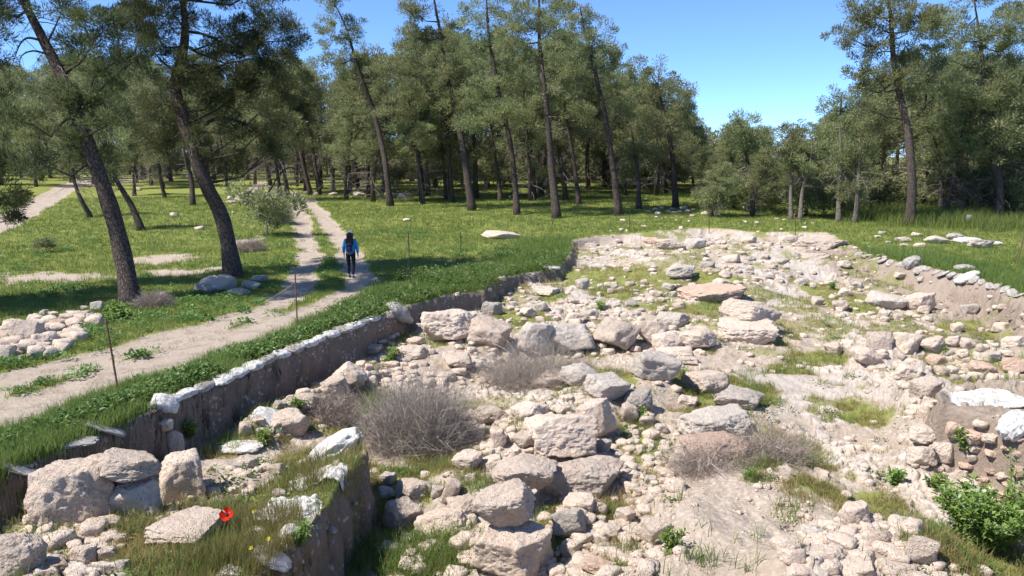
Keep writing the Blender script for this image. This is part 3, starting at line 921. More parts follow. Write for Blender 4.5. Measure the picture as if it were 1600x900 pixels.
# the small rubble nobody could count: one object
def rubble(name, n, region, smin, smax, label, mat, seed):
    r = np.random.default_rng(seed)
    shapes = [rock_shape(900 + i, 2, 0.7) for i in range(14)]
    b = MB()
    k = 0; tries = 0
    while k < n and tries < 40:
        tries += 1
        rr = np.exp(r.uniform(math.log(7.5), math.log(45), n * 2)); aa = np.radians(r.uniform(-40, 40, n * 2))
        x = rr * np.sin(aa); y = rr * np.cos(aa)
        g, p, m, sd = masks(x, y)
        keep = region(x, y, g, p, m, sd, r.random(len(x)))
        x, y = x[keep], y[keep]
        z = height(x, y)
        for i in range(len(x)):
            if k >= n: break
            s = smin + (smax - smin) * r.random() ** 4
            V, f = shapes[int(r.integers(0, 14))]
            t = r.uniform(0, 6.28); c, sn = math.cos(t), math.sin(t)
            V = V * np.array([s * r.uniform(.8, 1.4), s, s * r.uniform(.45, .8)])
            V = V @ np.array([[c, -sn, 0], [sn, c, 0], [0, 0, 1]]).T + np.array([x[i], y[i], z[i] + s * 0.12])
            b.add(V, None, f); k += 1
    o = link(name, b.mesh(name, mat))
    tag(o, label, 'rubble', kind='stuff')


def reg_dig(x, y, g, p, m, sd, u):
    d = sstep(-0.20, 0.40, fbm2(x * 0.8 + 3, y * 0.8, 3, 91)) * (1 - 0.8 * g) * (1 - .93 * sstep(0, .3, ell(x, y, BARE)))
    return (sd > 0.25) & (u < d)


rubble('stone_rubble', 4800, reg_dig, 0.03, 0.24, 'small pale stones and chips strewn over the excavation floor', M['rock'], 5)
rubble('earth_clods', 1700, lambda x, y, g, p, m, sd, u: (sd > 0.1) & (sd < 2.2) & (x > 3) & (u < sstep(-.2, .4, fbm2(x * .9, y * .9, 3, 97))), 0.03, 0.15, 'brown clods and stones lying on the right earth bank', M['clod'], 6)
rubble('wall_stones', 420, lambda x, y, g, p, m, sd, u: (((sd > 0.02) & (sd < 0.11) & (x < 3)) | (np.abs(poly_sd(x, y, PLAT) - .06) < .05) & (seg_dist(x, y, PLAT_EDGE) < .2)) & (u < .5), 0.03, 0.16, 'pale stones bedded in the faces of the earth walls', M['rock'], 7)


def heap(name, polys, n, smin, smax, label, mat, seed, z0=-0.75):
    r = np.random.default_rng(seed)
    shapes = [rock_shape(1900 + i, 3, 0.75) for i in range(16)]
    b = MB(); area = []
    for pl in polys:
        xs = [p[0] for p in pl]; ys = [p[1] for p in pl]; area.append((max(xs) - min(xs)) * (max(ys) - min(ys)) + 1500)
    area = np.array(area) / sum(area)
    for pl, ar in zip(polys, area):
        xs = [p[0] for p in pl]; ys = [p[1] for p in pl]
        k = 0; want = int(n * ar)
        px = r.uniform(min(xs), max(xs), want * 6); py = r.uniform(min(ys), max(ys), want * 6)
        ok = [i for i in range(len(px)) if inside_px(px[i], py[i], pl)][:want]
        g0 = P(px[ok], py[ok], z0)
        z = height(g0[:, 0], g0[:, 1])
        for i in range(len(ok)):
            s = smin + (smax - smin) * r.random() ** 2.2
            V, f = shapes[int(r.integers(0, 16))]
            t = r.uniform(0, 6.28); c, sn = math.cos(t), math.sin(t)
            V = V * np.array([s * r.uniform(.9, 1.5), s, s * r.uniform(.5, .9)])
            V = V @ np.array([[c, -sn, 0], [sn, c, 0], [0, 0, 1]]).T + np.array([g0[i, 0], g0[i, 1], z[i] + s * r.uniform(.05, .30)])
            b.add(V, None, f, c=r.random())
    o = link(name, b.mesh(name, mat))
    tag(o, label, 'rubble', kind='stuff')


heap('wall_rubble', [
    [(740, 640), (850, 600), (990, 600), (1010, 660), (940, 720), (760, 735)],
    [(600, 745), (740, 735), (770, 780), (740, 860), (600, 850)],
    [(830, 760), (1000, 770), (1040, 850), (960, 899), (860, 890)],
    [(960, 640), (1060, 620), (1085, 690), (1040, 780), (960, 800)],
    [(390, 665), (440, 632), (570, 575), (590, 590), (520, 630), (450, 672)],
    [(560, 550), (620, 520), (780, 540), (800, 585), (690, 600), (600, 590)],
    [(650, 520), (760, 470), (900, 455), (1010, 480), (1120, 500), (1100, 545), (900, 550), (700, 540)],
    [(890, 440), (1010, 430), (1010, 460), (920, 460)],
    [(1000, 425), (1090, 405), (1240, 400), (1260, 445), (1120, 470), (1000, 480)],
    [(900, 376), (1010, 372), (1180, 370), (1290, 372), (1250, 395), (1000, 400), (930, 402)],
    [(1240, 420), (1340, 400), (1420, 450), (1480, 500), (1300, 500)],
    [(1350, 530), (1450, 520), (1600, 550), (1600, 590), (1480, 600), (1400, 610), (1365, 575)],
    [(1400, 610), (1450, 600), (1460, 700), (1420, 700)],
    [(1430, 700), (1500, 720), (1600, 750), (1600, 790), (1520, 770), (1440, 730)],
    [(1220, 850), (1330, 795), (1400, 815), (1480, 880), (1460, 905), (1230, 905)],
    [(30, 840), (160, 845), (210, 880), (180, 905), (50, 890)]],
    1500, 0.09, 0.30, 'broken pale stones filling the ruined wall lines between the boulders', M['rock'], 8)
heap('field_stone_heap', [[(-60, 515), (60, 492), (150, 480), (168, 492), (120, 520), (85, 545), (-40, 556)]], 210, 0.16, 0.5, 'tan field stones tipped in a low heap on the grass left of the nearest pine', M['rock'], 9, 0.15)
# ------------------------------------------------------------------ trees
def unit(v):
    return v / (np.linalg.norm(v, axis=-1, keepdims=True) + 1e-9)


def leaves(mb, pos, out, L, Wd, tint, m=0, fold=0.25):
    """diamond shaped needle bundles / leaves, one quad each"""
    n = len(pos)
    d = unit(out + rng.normal(size=(n, 3)) * 0.55)
    s = unit(np.cross(d, rng.normal(size=(n, 3))))
    up = np.cross(d, s)
    L = np.broadcast_to(L, (n,))[:, None] * rng.uniform(0.7, 1.3, (n, 1)); Wd = np.broadcast_to(Wd, (n,))[:, None] * rng.uniform(0.7, 1.3, (n, 1))
    a = pos; b = pos + d * L * 0.5 + s * Wd * 0.5 + up * Wd * fold; c = pos + d * L; e = pos + d * L * 0.5 - s * Wd * 0.5 + up * Wd * fold
    v = np.stack([a, b, c, e], 1).reshape(-1, 3)
    q = np.arange(n * 4).reshape(-1, 4)
    mb.add(v, q, None, c=np.repeat(tint, 4), m=m)


def crown(mb, tw, puffs, spine, rs, nleaf, L, Wd, limb_r, twig_share=0.5, airy=1.0):
    """puffs: (centre, (a,b,c)); spine: polyline that the limbs leave from"""
    sp = np.asarray(spine)
    for ctr, rad in puffs:
        ctr = np.asarray(ctr); rad = np.asarray(rad)
        k = np.argmin(np.linalg.norm(sp - (ctr - np.array([0, 0, 0.6 * rad[2]])), axis=1))
        a = sp[k]
        mid = (a + ctr) / 2 + np.array([0, 0, -0.15 * np.linalg.norm(ctr - a)]) + rng.normal(size=3) * 0.12
        if np.linalg.norm(ctr - a) > 0.4:
            tw.tube([a, (a * 2 + mid) / 3 + rng.normal(size=3) * .05, mid, (mid + ctr) / 2 + rng.normal(size=3) * .06, ctr], [limb_r, limb_r * .8, limb_r * .6, limb_r * .42, limb_r * .25], 5, wob=.1)
        ns = max(5, int(2.6 * airy * (rad.prod()) ** (2 / 3) / rs ** 2))
        dirs = unit(rng.normal(size=(ns, 3)))
        rr = rng.random(ns) ** 0.45
        sub = ctr + dirs * rad * rr[:, None] * rng.uniform(0.8, 1.12, (ns, 1))
        sr = rs * rng.uniform(0.55, 1.35, ns)
        ct = rng.uniform(-0.22, 0.22, ns)
        for i in range(ns):
            if rng.random() < twig_share:
                m2 = (ctr + sub[i]) / 2 + rng.normal(size=3) * 0.1 * rs
                tw.tube([ctr + (sub[i] - ctr) * 0.15, m2, sub[i]], [limb_r * .22, limb_r * .15, limb_r * .08], 3)
        n = nleaf
        dd = unit(rng.normal(size=(ns, n, 3)))
        rad_l = rng.random((ns, n, 1)) ** 0.5
        # each clump is a handful of shoots: pull the needles toward some directions
        p = sub[:, None, :] + dd * rad_l * sr[:, None, None] * np.array([1, 1, 0.72])
        out = dd * 0.8 + np.array([0, 0, 0.55]) + 0.5 * dirs[:, None, :]
        t = np.clip(0.42 + ct[:, None] + rng.normal(size=(ns, n)) * 0.17, 0, 0.97)
        leaves(mb, p.reshape(-1, 3), out.reshape(-1, 3), L, Wd, t.ravel())


def deadwood(mb, spine, lo, hi, n, length, r=0.016):
    sp = np.asarray(spine)
    seg = np.linspace(0, 1, len(sp))
    for i in range(n):
        f = rng.uniform(lo, hi)
        a = np.array([np.interp(f, seg, sp[:, k]) for k in range(3)])
        az = rng.uniform(0, 6.28); l = length * rng.uniform(0.5, 1.2)
        d = np.array([math.cos(az), math.sin(az), rng.uniform(-0.1, 0.35)])
        pts = [a]
        for s in range(4):
            d = d + np.array([0, 0, -0.22]) + rng.normal(size=3) * 0.16
            pts.append(pts[-1] + d / np.linalg.norm(d) * l / 4)
        mb.tube(pts, np.linspace(r, r * .3, 5), 4)
        for s in (1, 2, 3, 3, 4):
            b = pts[s]; e = d + rng.normal(size=3) * 0.7; e = e / np.linalg.norm(e)
            mb.tube([b, b + e * l * .16 + rng.normal(size=3) * .03, b + e * l * .3 + np.array([0, 0, -.08 * l])], [r * .4, r * .3, r * .15], 3)


TREES = [0]


def smooth_line(pts, k=4):
    pts = np.asarray(pts, float)
    n = len(pts)
    t = np.arange(n); tt = np.linspace(0, n - 1, (n - 1) * k + 1)
    out = []
    for x in tt:
        i = min(int(x), n - 2); f = x - i
        p0 = pts[max(i - 1, 0)]; p1 = pts[i]; p2 = pts[i + 1]; p3 = pts[min(i + 2, n - 1)]
        out.append(0.5 * ((2 * p1) + (-p0 + p2) * f + (2 * p0 - 5 * p1 + 4 * p2 - p3) * f * f + (-p0 + 3 * p1 - 3 * p2 + p3) * f ** 3))
    return np.array(out)


def photo_tree(label, spine, r0, puffs, group=None, bark='bark', leafmat='needles', near=False, dead=14, airy=1.0, limbs=(), name='pine_tree', dead_zone=(0.3, 0.62)):
    """a pine built at the spot where its foot stands; spine and crown masses given by their place in the picture"""
    base = ground_hit(*spine[0])
    dep = cam_depth(base)
    top = at_depth(spine[-1][0], spine[-1][1], dep)
    sp = [at_depth(a, b, dep) for a, b in spine]
    y0 = 0.0
    for i, p in enumerate(sp):
        if i: p[1] += 0.35 * math.sin(i * 1.3 + TREES[0]) * (0.3 + dep / 80)
    sp = np.array(sp) - base
    sp[0] = (0, 0, 0)
    line = smooth_line(sp, 4)
    n = len(line)
    hgt = np.linspace(0, 1, n)
    rad = r0 * (1 - hgt) ** 0.75 * 0.93 + r0 * 0.07
    rad[:3] *= np.array([1.45, 1.18, 1.05])
    root = empty(name, base, label, 'tree', group)
    tw = MB()
    line2 = line.copy(); line2[0] = line[0] + np.array([0, 0, -0.35])
    tw.tube(line2, rad, 12, wob=0.06)
    for path, r in limbs:
        pts = np.array([at_depth(a, b, dep) for a, b in path]) - base
        pts[:, 1] += np.linspace(0, 0.6, len(pts))
        pts = smooth_line(pts, 3)
        tw.tube(pts, np.linspace(r, r * .2, len(pts)), 6)
        for q in range(4, len(pts), 2):
            e = rng.normal(size=3) * 0.5 + np.array([0, 0, -0.5]); l = 0.5 + 0.6 * rng.random()
            tw.tube([pts[q], pts[q] + e * l * .5, pts[q] + e * l + np.array([0, 0, -.15])], [r * .3, r * .2, r * .1], 3)
    cr = MB()
    pf = []
    k = dep / F
    for i, (cx, cy, rx, ry) in enumerate(puffs):
        c = at_depth(cx, cy, dep) - base
        c[1] += rng.uniform(-0.8, 0.8) * rx * k
        pf.append((c, (rx * k, 0.5 * (rx + ry) * k * 1.1, ry * k)))
    if near:
        crown(cr, tw, pf, line, 0.30, 140, 0.15, 0.023, 0.055, 0.9, airy * 1.2)
    else:
        crown(cr, tw, pf, line, 0.42, 105, 0.21, 0.044, 0.06, 0.4, airy * 0.82)
    link('trunk', tw.mesh('trunk', M[bark]), root)
    link('crown', cr.mesh('crown', M[leafmat]), root)
    if dead:
        dw = MB(); deadwood(dw, line, dead_zone[0], dead_zone[1], dead, 1.6 if not near else 1.3)
        link('deadwood', dw.mesh('deadwood', M['deadwood']), root)
    TREES[0] += 1
    return root


photo_tree('nearest leaning pine, its foot on the grass left of the track',
           [(205, 477), (187, 400), (168, 320), (145, 235), (120, 165), (88, 105), (56, 50), (35, 0), (12, -70), (0, -140)], 0.275,
           [(140, 165, 50, 42), (112, 225, 46, 30), (165, 115, 46, 38), (92, 140, 34, 26), (175, 40, 58, 34), (105, 18, 46, 26), (2, 20, 28, 22), (60, -60, 80, 50), (-60, -90, 80, 50), (130, -80, 70, 40), (150, 250, 36, 30), (75, 255, 34, 26), (45, 190, 40, 30), (190, 190, 40, 30), (120, 70, 50, 36), (210, 90, 44, 32), (-20, -20, 60, 40), (130, -120, 90, 50), (60, -160, 90, 50), (190, -90, 70, 45)],
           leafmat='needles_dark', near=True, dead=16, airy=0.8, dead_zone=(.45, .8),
           limbs=[([(60, 62), (38, 58), (22, 66), (10, 82), (0, 96)], .04), ([(75, 85), (45, 78), (20, 85), (12, 100)], .035)])
photo_tree('second near pine with a kinked trunk, standing by the boulders beside the track',
           [(365, 434), (346, 345), (323, 287), (301, 222), (281, 165), (270, 125), (284, 80), (292, 40), (289, 0), (282, -60), (286, -140)], 0.29,
           [(330, 150, 62, 44), (392, 132, 60, 42), (446, 140, 36, 36), (250, 160, 52, 40), (228, 62, 52, 50), (345, 55, 62, 44), (412, 40, 54, 42), (452, 62, 26, 34), (385, 205, 46, 32), (310, 225, 36, 34), (235, 222, 42, 30), (350, -25, 80, 40), (240, -30, 80, 50), (290, -100, 90, 50), (420, -30, 50, 30), (345, 255, 40, 28), (300, 100, 50, 40), (370, 95, 50, 40), (425, 90, 44, 36), (270, 20, 50, 40), (195, 20, 50, 40), (440, 185, 40, 28), (270, 205, 40, 30), (420, 235, 34, 26)],
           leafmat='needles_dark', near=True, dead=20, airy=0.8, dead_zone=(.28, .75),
           limbs=[([(308, 212), (325, 190), (350, 184), (375, 192), (398, 206), (418, 232), (436, 268), (444, 300)], .07), ([(420, 300), (436, 270), (452, 262), (468, 275)], .04)])
photo_tree('pine cut by the left border, its dark branch hanging over the far track',
           [(-80, 470), (-85, 380), (-70, 300), (-75, 220), (-60, 120), (-70, 0)], 0.26,
           [(15, 262, 34, 22), (28, 300, 24, 24), (5, 318, 26, 20), (-40, 240, 50, 40), (-90, 150, 70, 50), (-50, 60, 60, 50), (-120, 20, 70, 50), (-80, -60, 80, 50), (20, 345, 12, 12)],
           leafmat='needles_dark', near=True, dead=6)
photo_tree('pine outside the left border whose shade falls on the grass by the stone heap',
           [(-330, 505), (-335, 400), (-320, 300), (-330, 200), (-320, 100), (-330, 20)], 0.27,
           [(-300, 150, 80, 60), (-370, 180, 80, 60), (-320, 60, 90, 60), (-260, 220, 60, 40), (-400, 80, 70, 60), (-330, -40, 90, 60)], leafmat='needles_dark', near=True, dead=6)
photo_tree('tall slim pine leaning left with a dense tip, straight above the walker',
           [(610, 322), (605, 270), (597, 230), (581, 170), (564, 120), (553, 80), (540, 40), (522, 5)], 0.24,
           [(513, 10, 20, 20), (518, 55, 28, 26), (545, 85, 34, 24), (508, 98, 22, 14), (545, 38, 26, 20), (572, 112, 24, 20), (530, -15, 22, 16), (600, 140, 24, 20), (540, 120, 22, 16), (590, 100, 16, 14)], dead=16)
photo_tree('broad pine with a bent trunk in the middle of the wood edge',
           [(738, 329), (729, 270), (721, 220), (708, 160), (697, 110), (690, 60), (680, 10), (672, -40)], 0.26,
           [(650, 20, 34, 28), (680, -25, 40, 28), (700, 60, 46, 32), (640, 92, 44, 26), (692, 122, 50, 34), (650, 150, 44, 30), (722, 165, 38, 28), (600, 105, 28, 18), (620, 175, 36, 24), (662, 212, 28, 20), (640, 55, 26, 20)], dead=20)
photo_tree('pine with a slightly leaning trunk right of the broad bent one',
           [(808, 336), (803, 270), (795, 210), (781, 150), (771, 100), (763, 50), (760, 0), (758, -40)], 0.2,
           [(760, 20, 40, 32), (740, 72, 40, 34), (792, 112, 38, 34), (750, 145, 40, 30), (790, 182, 32, 24), (775, -35, 50, 28), (735, 195, 30, 20)], dead=16)
photo_tree('straight tall pine in the centre whose shadow lies on the meadow',
           [(870, 341), (863, 270), (857, 200), (850, 140), (844, 80), (842, 20), (845, -50)], 0.26,
           [(842, -35, 50, 28), (820, 28, 50, 36), (872, 40, 40, 36), (892, 92, 40, 34), (830, 100, 50, 34), (862, 152, 36, 26), (820, 165, 36, 24), (800, 60, 28, 26), (880, 0, 34, 24)], dead=20)
photo_tree('pine leaning left at the right shoulder of the tall tree group',
           [(968, 337), (956, 250), (946, 190), (933, 130), (923, 80), (913, 40), (906, 10)], 0.23,
           [(902, 18, 34, 20), (930, 58, 36, 26), (912, 100, 40, 30), (956, 92, 22, 18), (962, 142, 30, 24), (902, 135, 32, 22), (982, 168, 26, 20)], dead=16)
photo_tree('rounded open topped pine at the right end of the tall group',
           [(1056, 324), (1051, 260), (1043, 205), (1036, 170), (1030, 130)], 0.22,
           [(1010, 106, 22, 18), (1030, 138, 26, 18), (1062, 145, 24, 18), (1076, 182, 26, 20), (1030, 192, 32, 22), (1088, 215, 24, 20), (1000, 190, 28, 26), (1062, 235, 32, 22), (1010, 245, 28, 22)], dead=14, airy=.85)
photo_tree('tallest pine of the right side with a dark layered crown against the sky',
           [(1422, 353), (1421, 280), (1417, 200), (1408, 140), (1398, 90), (1390, 40), (1385, 0), (1380, -60)], 0.27,
           [(1345, 20, 42, 22), (1318, 60, 32, 18), (1362, 72, 38, 26), (1390, 18, 42, 30), (1343, 110, 34, 22), (1382, 130, 36, 24), (1332, 135, 20, 13), (1432, 82, 28, 26), (1400, -45, 60, 32), (1352, 172, 26, 20), (1432, 145, 26, 20), (1378, 192, 26, 20), (1415, 45, 34, 28), (1410, 110, 34, 26), (1440, 30, 26, 24), (1365, 35, 40, 28)], dead=22)
photo_tree('wide crowned pine at the right border with a bent trunk',
           [(1560, 343), (1560, 290), (1550, 230), (1540, 180), (1535, 140), (1530, 90), (1528, 40), (1525, -10)], 0.24,
           [(1500, 30, 50, 26), (1560, 42, 40, 30), (1480, 92, 40, 34), (1530, 102, 40, 34), (1582, 105, 28, 34), (1500, 152, 46, 28), (1562, 155, 30, 22), (1480, 192, 36, 24), (1540, -15, 50, 26), (1590, 185, 22, 20), (1460, 50, 34, 30), (1590, 60, 34, 34), (1610, 20, 40, 30), (1470, 140, 36, 30), (1530, 60, 40, 34), (1620, 130, 36, 34)], dead=20)
photo_tree('dark straight pine between the tallest one and the wide crowned one on the right',
           [(1514, 333), (1513, 270), (1512, 225), (1506, 170)], 0.25,
           [(1490, 212, 34, 26), (1532, 220, 26, 20), (1472, 250, 30, 20), (1500, 180, 30, 22)], dead=12)

MIDS = [
    ('slim pine with a trunk leaning right of the slim tall one', [(661, 319), (655, 270), (648, 215), (640, 160), (632, 110)], .17),
    ('left one of the twin trunks behind the broad bent pine', [(697, 313), (693, 260), (690, 200), (700, 140)], .15),
    ('right one of the twin trunks behind the broad bent pine', [(707, 316), (703, 260), (698, 205), (690, 140), (680, 90)], .16),
    ('left pine of the forked looking pair at the end of the track', [(486, 305), (474, 250), (464, 205), (452, 165), (445, 120)], .2),
    ('right pine of the forked looking pair at the end of the track', [(500, 305), (492, 250), (482, 200), (468, 160), (455, 120)], .19),
    ('dark pine behind the head of the walker, at the wood edge', [(547, 300), (545, 250), (540, 200), (535, 150)], .18),
    ('pine with a leaning trunk just right of the straight tall one', [(905, 320), (898, 260), (888, 200), (878, 150), (872, 110)], .18),
    ('straight slim pine on the slope between the two near pines', [(301, 321), (297, 280), (291, 245), (285, 190), (280, 150)], .2),
    ('leaning slim pine on the slope, right behind the nearest trunk', [(222, 360), (205, 318), (185, 280), (170, 250), (160, 210)], .19),
    ('slim pine leaning left on the slope, left of the nearest trunk', [(142, 340), (130, 310), (119, 285), (108, 245), (100, 200)], .16),
    ('slim pine high on the slope between the nearest trunk and its neighbour', [(258, 309), (252, 275), (246, 245), (242, 200)], .16),
    ('thin pine far up the slope left of the middle', [(210, 306), (209, 275), (208, 245), (210, 205)], .15),
    ('pale barked pine at the right, the left of the pale pair', [(1236, 343), (1238, 300), (1240, 265), (1236, 225), (1230, 200)], .13),
    ('pale barked pine at the right, leaning, the right of the pale pair', [(1250, 344), (1256, 300), (1262, 268), (1266, 230), (1262, 200)], .13),
    ('slim dark pine right of the pale barked pair', [(1310, 346), (1311, 300), (1312, 255), (1310, 200)], .16),
    ('second slim dark pine right of the pale barked pair', [(1336, 347), (1337, 300), (1340, 255), (1345, 210)], .15),
    ('slim pine between the leaning one and the open topped one', [(998, 327), (996, 280), (992, 235), (985, 190)], .19),
    ('pine with low branches at the left end of the lower right wood', [(1176, 337), (1175, 300), (1172, 260), (1160, 215), (1152, 190)], .17),
    ('pine behind the straight tall one, left of it', [(836, 312), (834, 270), (830, 220), (836, 160)], .17),
    ('pine deep in the wood left of the leaning middle trunk', [(782, 314), (778, 270), (770, 220), (762, 170)], .18),
    ('pine at the right behind the wide crowned one', [(1585, 336), (1588, 290), (1590, 240), (1585, 200)], .18),
    ('dark stemmed pine between tallest one and dark straight one', [(1470, 336), (1468, 290), (1462, 240), (1455, 200)], .16),
]
for lab, spn, r0 in MIDS:
    top = spn[-1]; low = spn[max(1, len(spn) - 3)]
    pf = []
    R_ = random.Random(int(top[0]))
    hpx = spn[0][1] - top[1]
    for i in range(7):
        f = R_.random()
        cx = low[0] + (top[0] - low[0]) * f + R_.uniform(-1, 1) * 0.16 * hpx
        cy = low[1] + (top[1] - 12 - low[1]) * f
        s = 0.115 * hpx * R_.uniform(.8, 1.25)
        pf.append((cx, cy, s * 1.15, s * .85))
    photo_tree(lab, spn, r0, pf, dead=12, bark='bark_pale' if 'pale' in lab else 'bark', airy=.9)


# background wood: shared shapes, every tree a thing
def wood_variant(seed, shrub=False):
    global rng
    keep = rng; rng = np.random.default_rng(seed)
    tw = MB(); cr = MB(); dw = MB()
    lean = rng.uniform(-1.6, 1.6); ly = rng.uniform(-1, 1)
    hs = np.linspace(0, 1, 7)
    line = np.stack([lean * hs ** 1.3 + 0.15 * np.sin(hs * 7 + seed), ly * hs, 9.4 * hs], -1)
    line[0, 2] = -0.4
    tw.tube(line, np.linspace(0.17, 0.035, 7) * np.array([1.3, 1, 1, 1, 1, 1, 1]), 8, wob=.08)
    pf = []
    n = 14
    for i in range(n):
        f = 0.44 + 0.56 * (i + rng.random() * .6) / n
        c = np.array([np.interp(f, hs, line[:, k]) for k in range(3)])
        spread = 1.9 * (1.08 - f) ** 0.5 + 0.25
        az = i * 2.4 + rng.random()
        c = c + np.array([math.cos(az), math.sin(az), 0]) * spread * rng.uniform(.35, 1.0)
        s = rng.uniform(0.85, 1.45) * (0.8 + 0.35 * (1 - f))
        pf.append((c, (s * 1.15, s * 1.15, s * 0.8)))
    crown(cr, tw, pf, line, 0.44, 62, 0.25, 0.052, 0.05, 0.4, 0.66)
    deadwood(dw, line, 0.08, 0.62, 40, 2.0, 0.022)
    rng = keep
    return tw.mesh('trunk', M['bark']), cr.mesh('crown', M['needles']), dw.mesh('deadwood', M['deadwood'])


VAR = [wood_variant(s) for s in (3, 14, 25, 36, 47, 58, 69)]
SKY_X = [-300, -100, 0, 60, 150, 480, 560, 620, 700, 960, 990, 1010, 1080, 1105, 1125, 1150, 1200, 1280, 1300, 1440, 1600, 1900]
SKY_Y = [40, 60, 105, 95, 70, 95, 90, 60, 30, 60, 120, 110, 150, 236, 192, 175, 190, 165, 140, 60, 60, 40]
R_ = random.Random(5)
PLACED = []


def wood_tree(px, dep, f, label, group):
    d = rays(px, 300)
    x, y = d[0] * dep, dep
    if any((x - a) ** 2 + (y - b) ** 2 < (1.6 + 0.012 * dep) ** 2 for a, b in PLACED): return False
    PLACED.append((x, y))
    z = H1(x, y)
    dd = y * CP - (z - CAMZ) * SP
    top = np.interp(px, SKY_X, SKY_Y)
    ty = at_depth(px, top, dd)[2]
    h = max(3.5, (ty - z) * f)
    v = VAR[R_.randrange(len(VAR))]
    root = empty('pine_tree', (x, y, z), label, 'tree', group)
    s = h / 10.0
    root.scale = (s * R_.uniform(.9, 1.25) * min(1.3, 1 / s ** .3), s * min(1.3, 1 / s ** .3), s)
    root.rotation_euler = (0, 0, R_.uniform(0, 6.28))
    for nm, me in zip(('trunk', 'crown', 'deadwood'), v):
        link(nm, me, root)
    return True


for (x0, x1, d0, d1, n, f0, f1, lab, grp) in [
        (430, 1110, 62, 82, 36, .7, 1.05, 'pine in the front row of the wood behind the meadow, among the big leaning trunks', 'front pines of the background wood'),
        (430, 1110, 84, 150, 42, .85, 1.02, 'pine deep in the background wood, only parts seen between the front trunks', 'deep pines of the background wood'),
        (1100, 1660, 50, 66, 34, .62, 1.0, 'bushy pine of the lower wood at the right beyond the dig', 'front pines of the right wood'),
        (1100, 1700, 68, 115, 34, .75, 1.0, 'pine deep in the right hand wood beyond the dig', 'deep pines of the right wood'),
        (-120, 440, 76, 105, 34, .6, .95, 'slim pine on the far left slope in light shade', 'pines of the far left slope'),
        (-180, 450, 106, 170, 75, .75, 1.05, 'distant pine along the top of the left slope', 'distant pines on the left slope')]:
    got = tr = 0
    while got < n and tr < n * 20:
        tr += 1
        if wood_tree(R_.uniform(x0, x1), R_.uniform(d0, d1), R_.uniform(f0, f1), lab, grp): got += 1


# understory
def shrub_variant(seed):
    global rng
    keep = rng; rng = np.random.default_rng(seed)
    tw = MB(); cr = MB()
    pf = []
    line = np.array([[0, 0, -0.2], [0, 0, .4], [.05, 0, .9]])
    tw.tube(line, [.06, .05, .03], 6)
    for i in range(7):
        az = i * 2.4; r = rng.uniform(.3, 1.1)
        pf.append((np.array([math.cos(az) * r, math.sin(az) * r, rng.uniform(.5, 1.9)]), (0.75, 0.75, 0.6)))
    crown(cr, tw, pf, line, 0.36, 46, 0.22, 0.06, 0.035, 0.6)
    deadwood(tw, np.array([[0, 0, .1], [0, 0, 1.2], [0, 0, 2.2]]), 0, 1, 14, 1.5, .014)
    rng = keep
    return tw.mesh('stem', M['twig']), cr.mesh('foliage', M['needles'])


SV = [shrub_variant(s) for s in (201, 202, 203)]
for (x0, x1, d0, d1, n, s0, s1, lab, grp) in [
        (440, 1110, 74, 110, 56, 1.2, 2.5, 'undergrowth bush among the trunks of the background wood', 'bushes of the background wood'),
        (-150, 440, 105, 150, 34, 1.2, 2.4, 'low bush far up the left slope under the distant pines', 'bushes of the far left slope'),
        (1100, 1660, 50, 85, 42, .7, 1.5, 'undergrowth bush below the right hand pines', 'bushes below the right wood')]:
    for i in range(n):
        px = R_.uniform(x0, x1); dep = R_.uniform(d0, d1)
        d = rays(px, 300); x, y = d[0] * dep, dep
        o = empty('bush', (x, y, H1(x, y)), lab, 'bush', grp)
        s = R_.uniform(s0, s1); o.scale = (s * R_.uniform(.9, 1.4), s, s * R_.uniform(.8, 1.2)); o.rotation_euler = (0, 0, R_.uniform(0, 6.28))
        v = SV[R_.randrange(3)]
        link('stem', v[0], o); link('foliage', v[1], o)


def photo_bush(label, px, py, wpx, hpx, mat='needles', k=0):
    p = ground_hit(px, py); dd = cam_depth(p)
    o = empty('bush', p, label, 'bush')
    s = wpx * dd / F / 2.9
    o.scale = (s, s, hpx * dd / F / 2.5)
    o.rotation_euler = (0, 0, k * 1.7)
    link('stem', SV[k % 3][0], o); link('foliage', SV[k % 3][1], o)


photo_bush('green bush with fallen grey branches beside the track, right of the second near pine', 418, 368, 95, 95, k=0)
photo_bush('low dark bush on the green slope left of the nearest trunk', 72, 395, 38, 26, k=1)
# ------------------------------------------------------------------ ground cover
def blades(mb, base, hgt, wid, lean, tint):
    n = len(base)
    az = rng.uniform(0, 6.283, n); la = rng.uniform(0, 6.283, n)
    side = np.stack([np.cos(az), np.sin(az), np.zeros(n)], -1) * (wid / 2)[:, None]
    ld = np.stack([np.cos(la), np.sin(la), np.zeros(n)], -1) * (lean * hgt)[:, None]
    up = np.zeros((n, 3)); up[:, 2] = hgt
    a = base - side; b = base + side
    m = base + up * 0.55 + ld * 0.35
    c = m + side * 0.75; d = m - side * 0.75
    t = base + up * (1 - 0.25 * lean[:, None]) + ld
    v = np.stack([a, b, c, d, t], 1).reshape(-1, 3)
    k = np.arange(n)[:, None] * 5
    mb.add(v, k + np.array([[0, 1, 2, 3]]), k + np.array([[3, 2, 4]]), c=np.repeat(tint, 5))


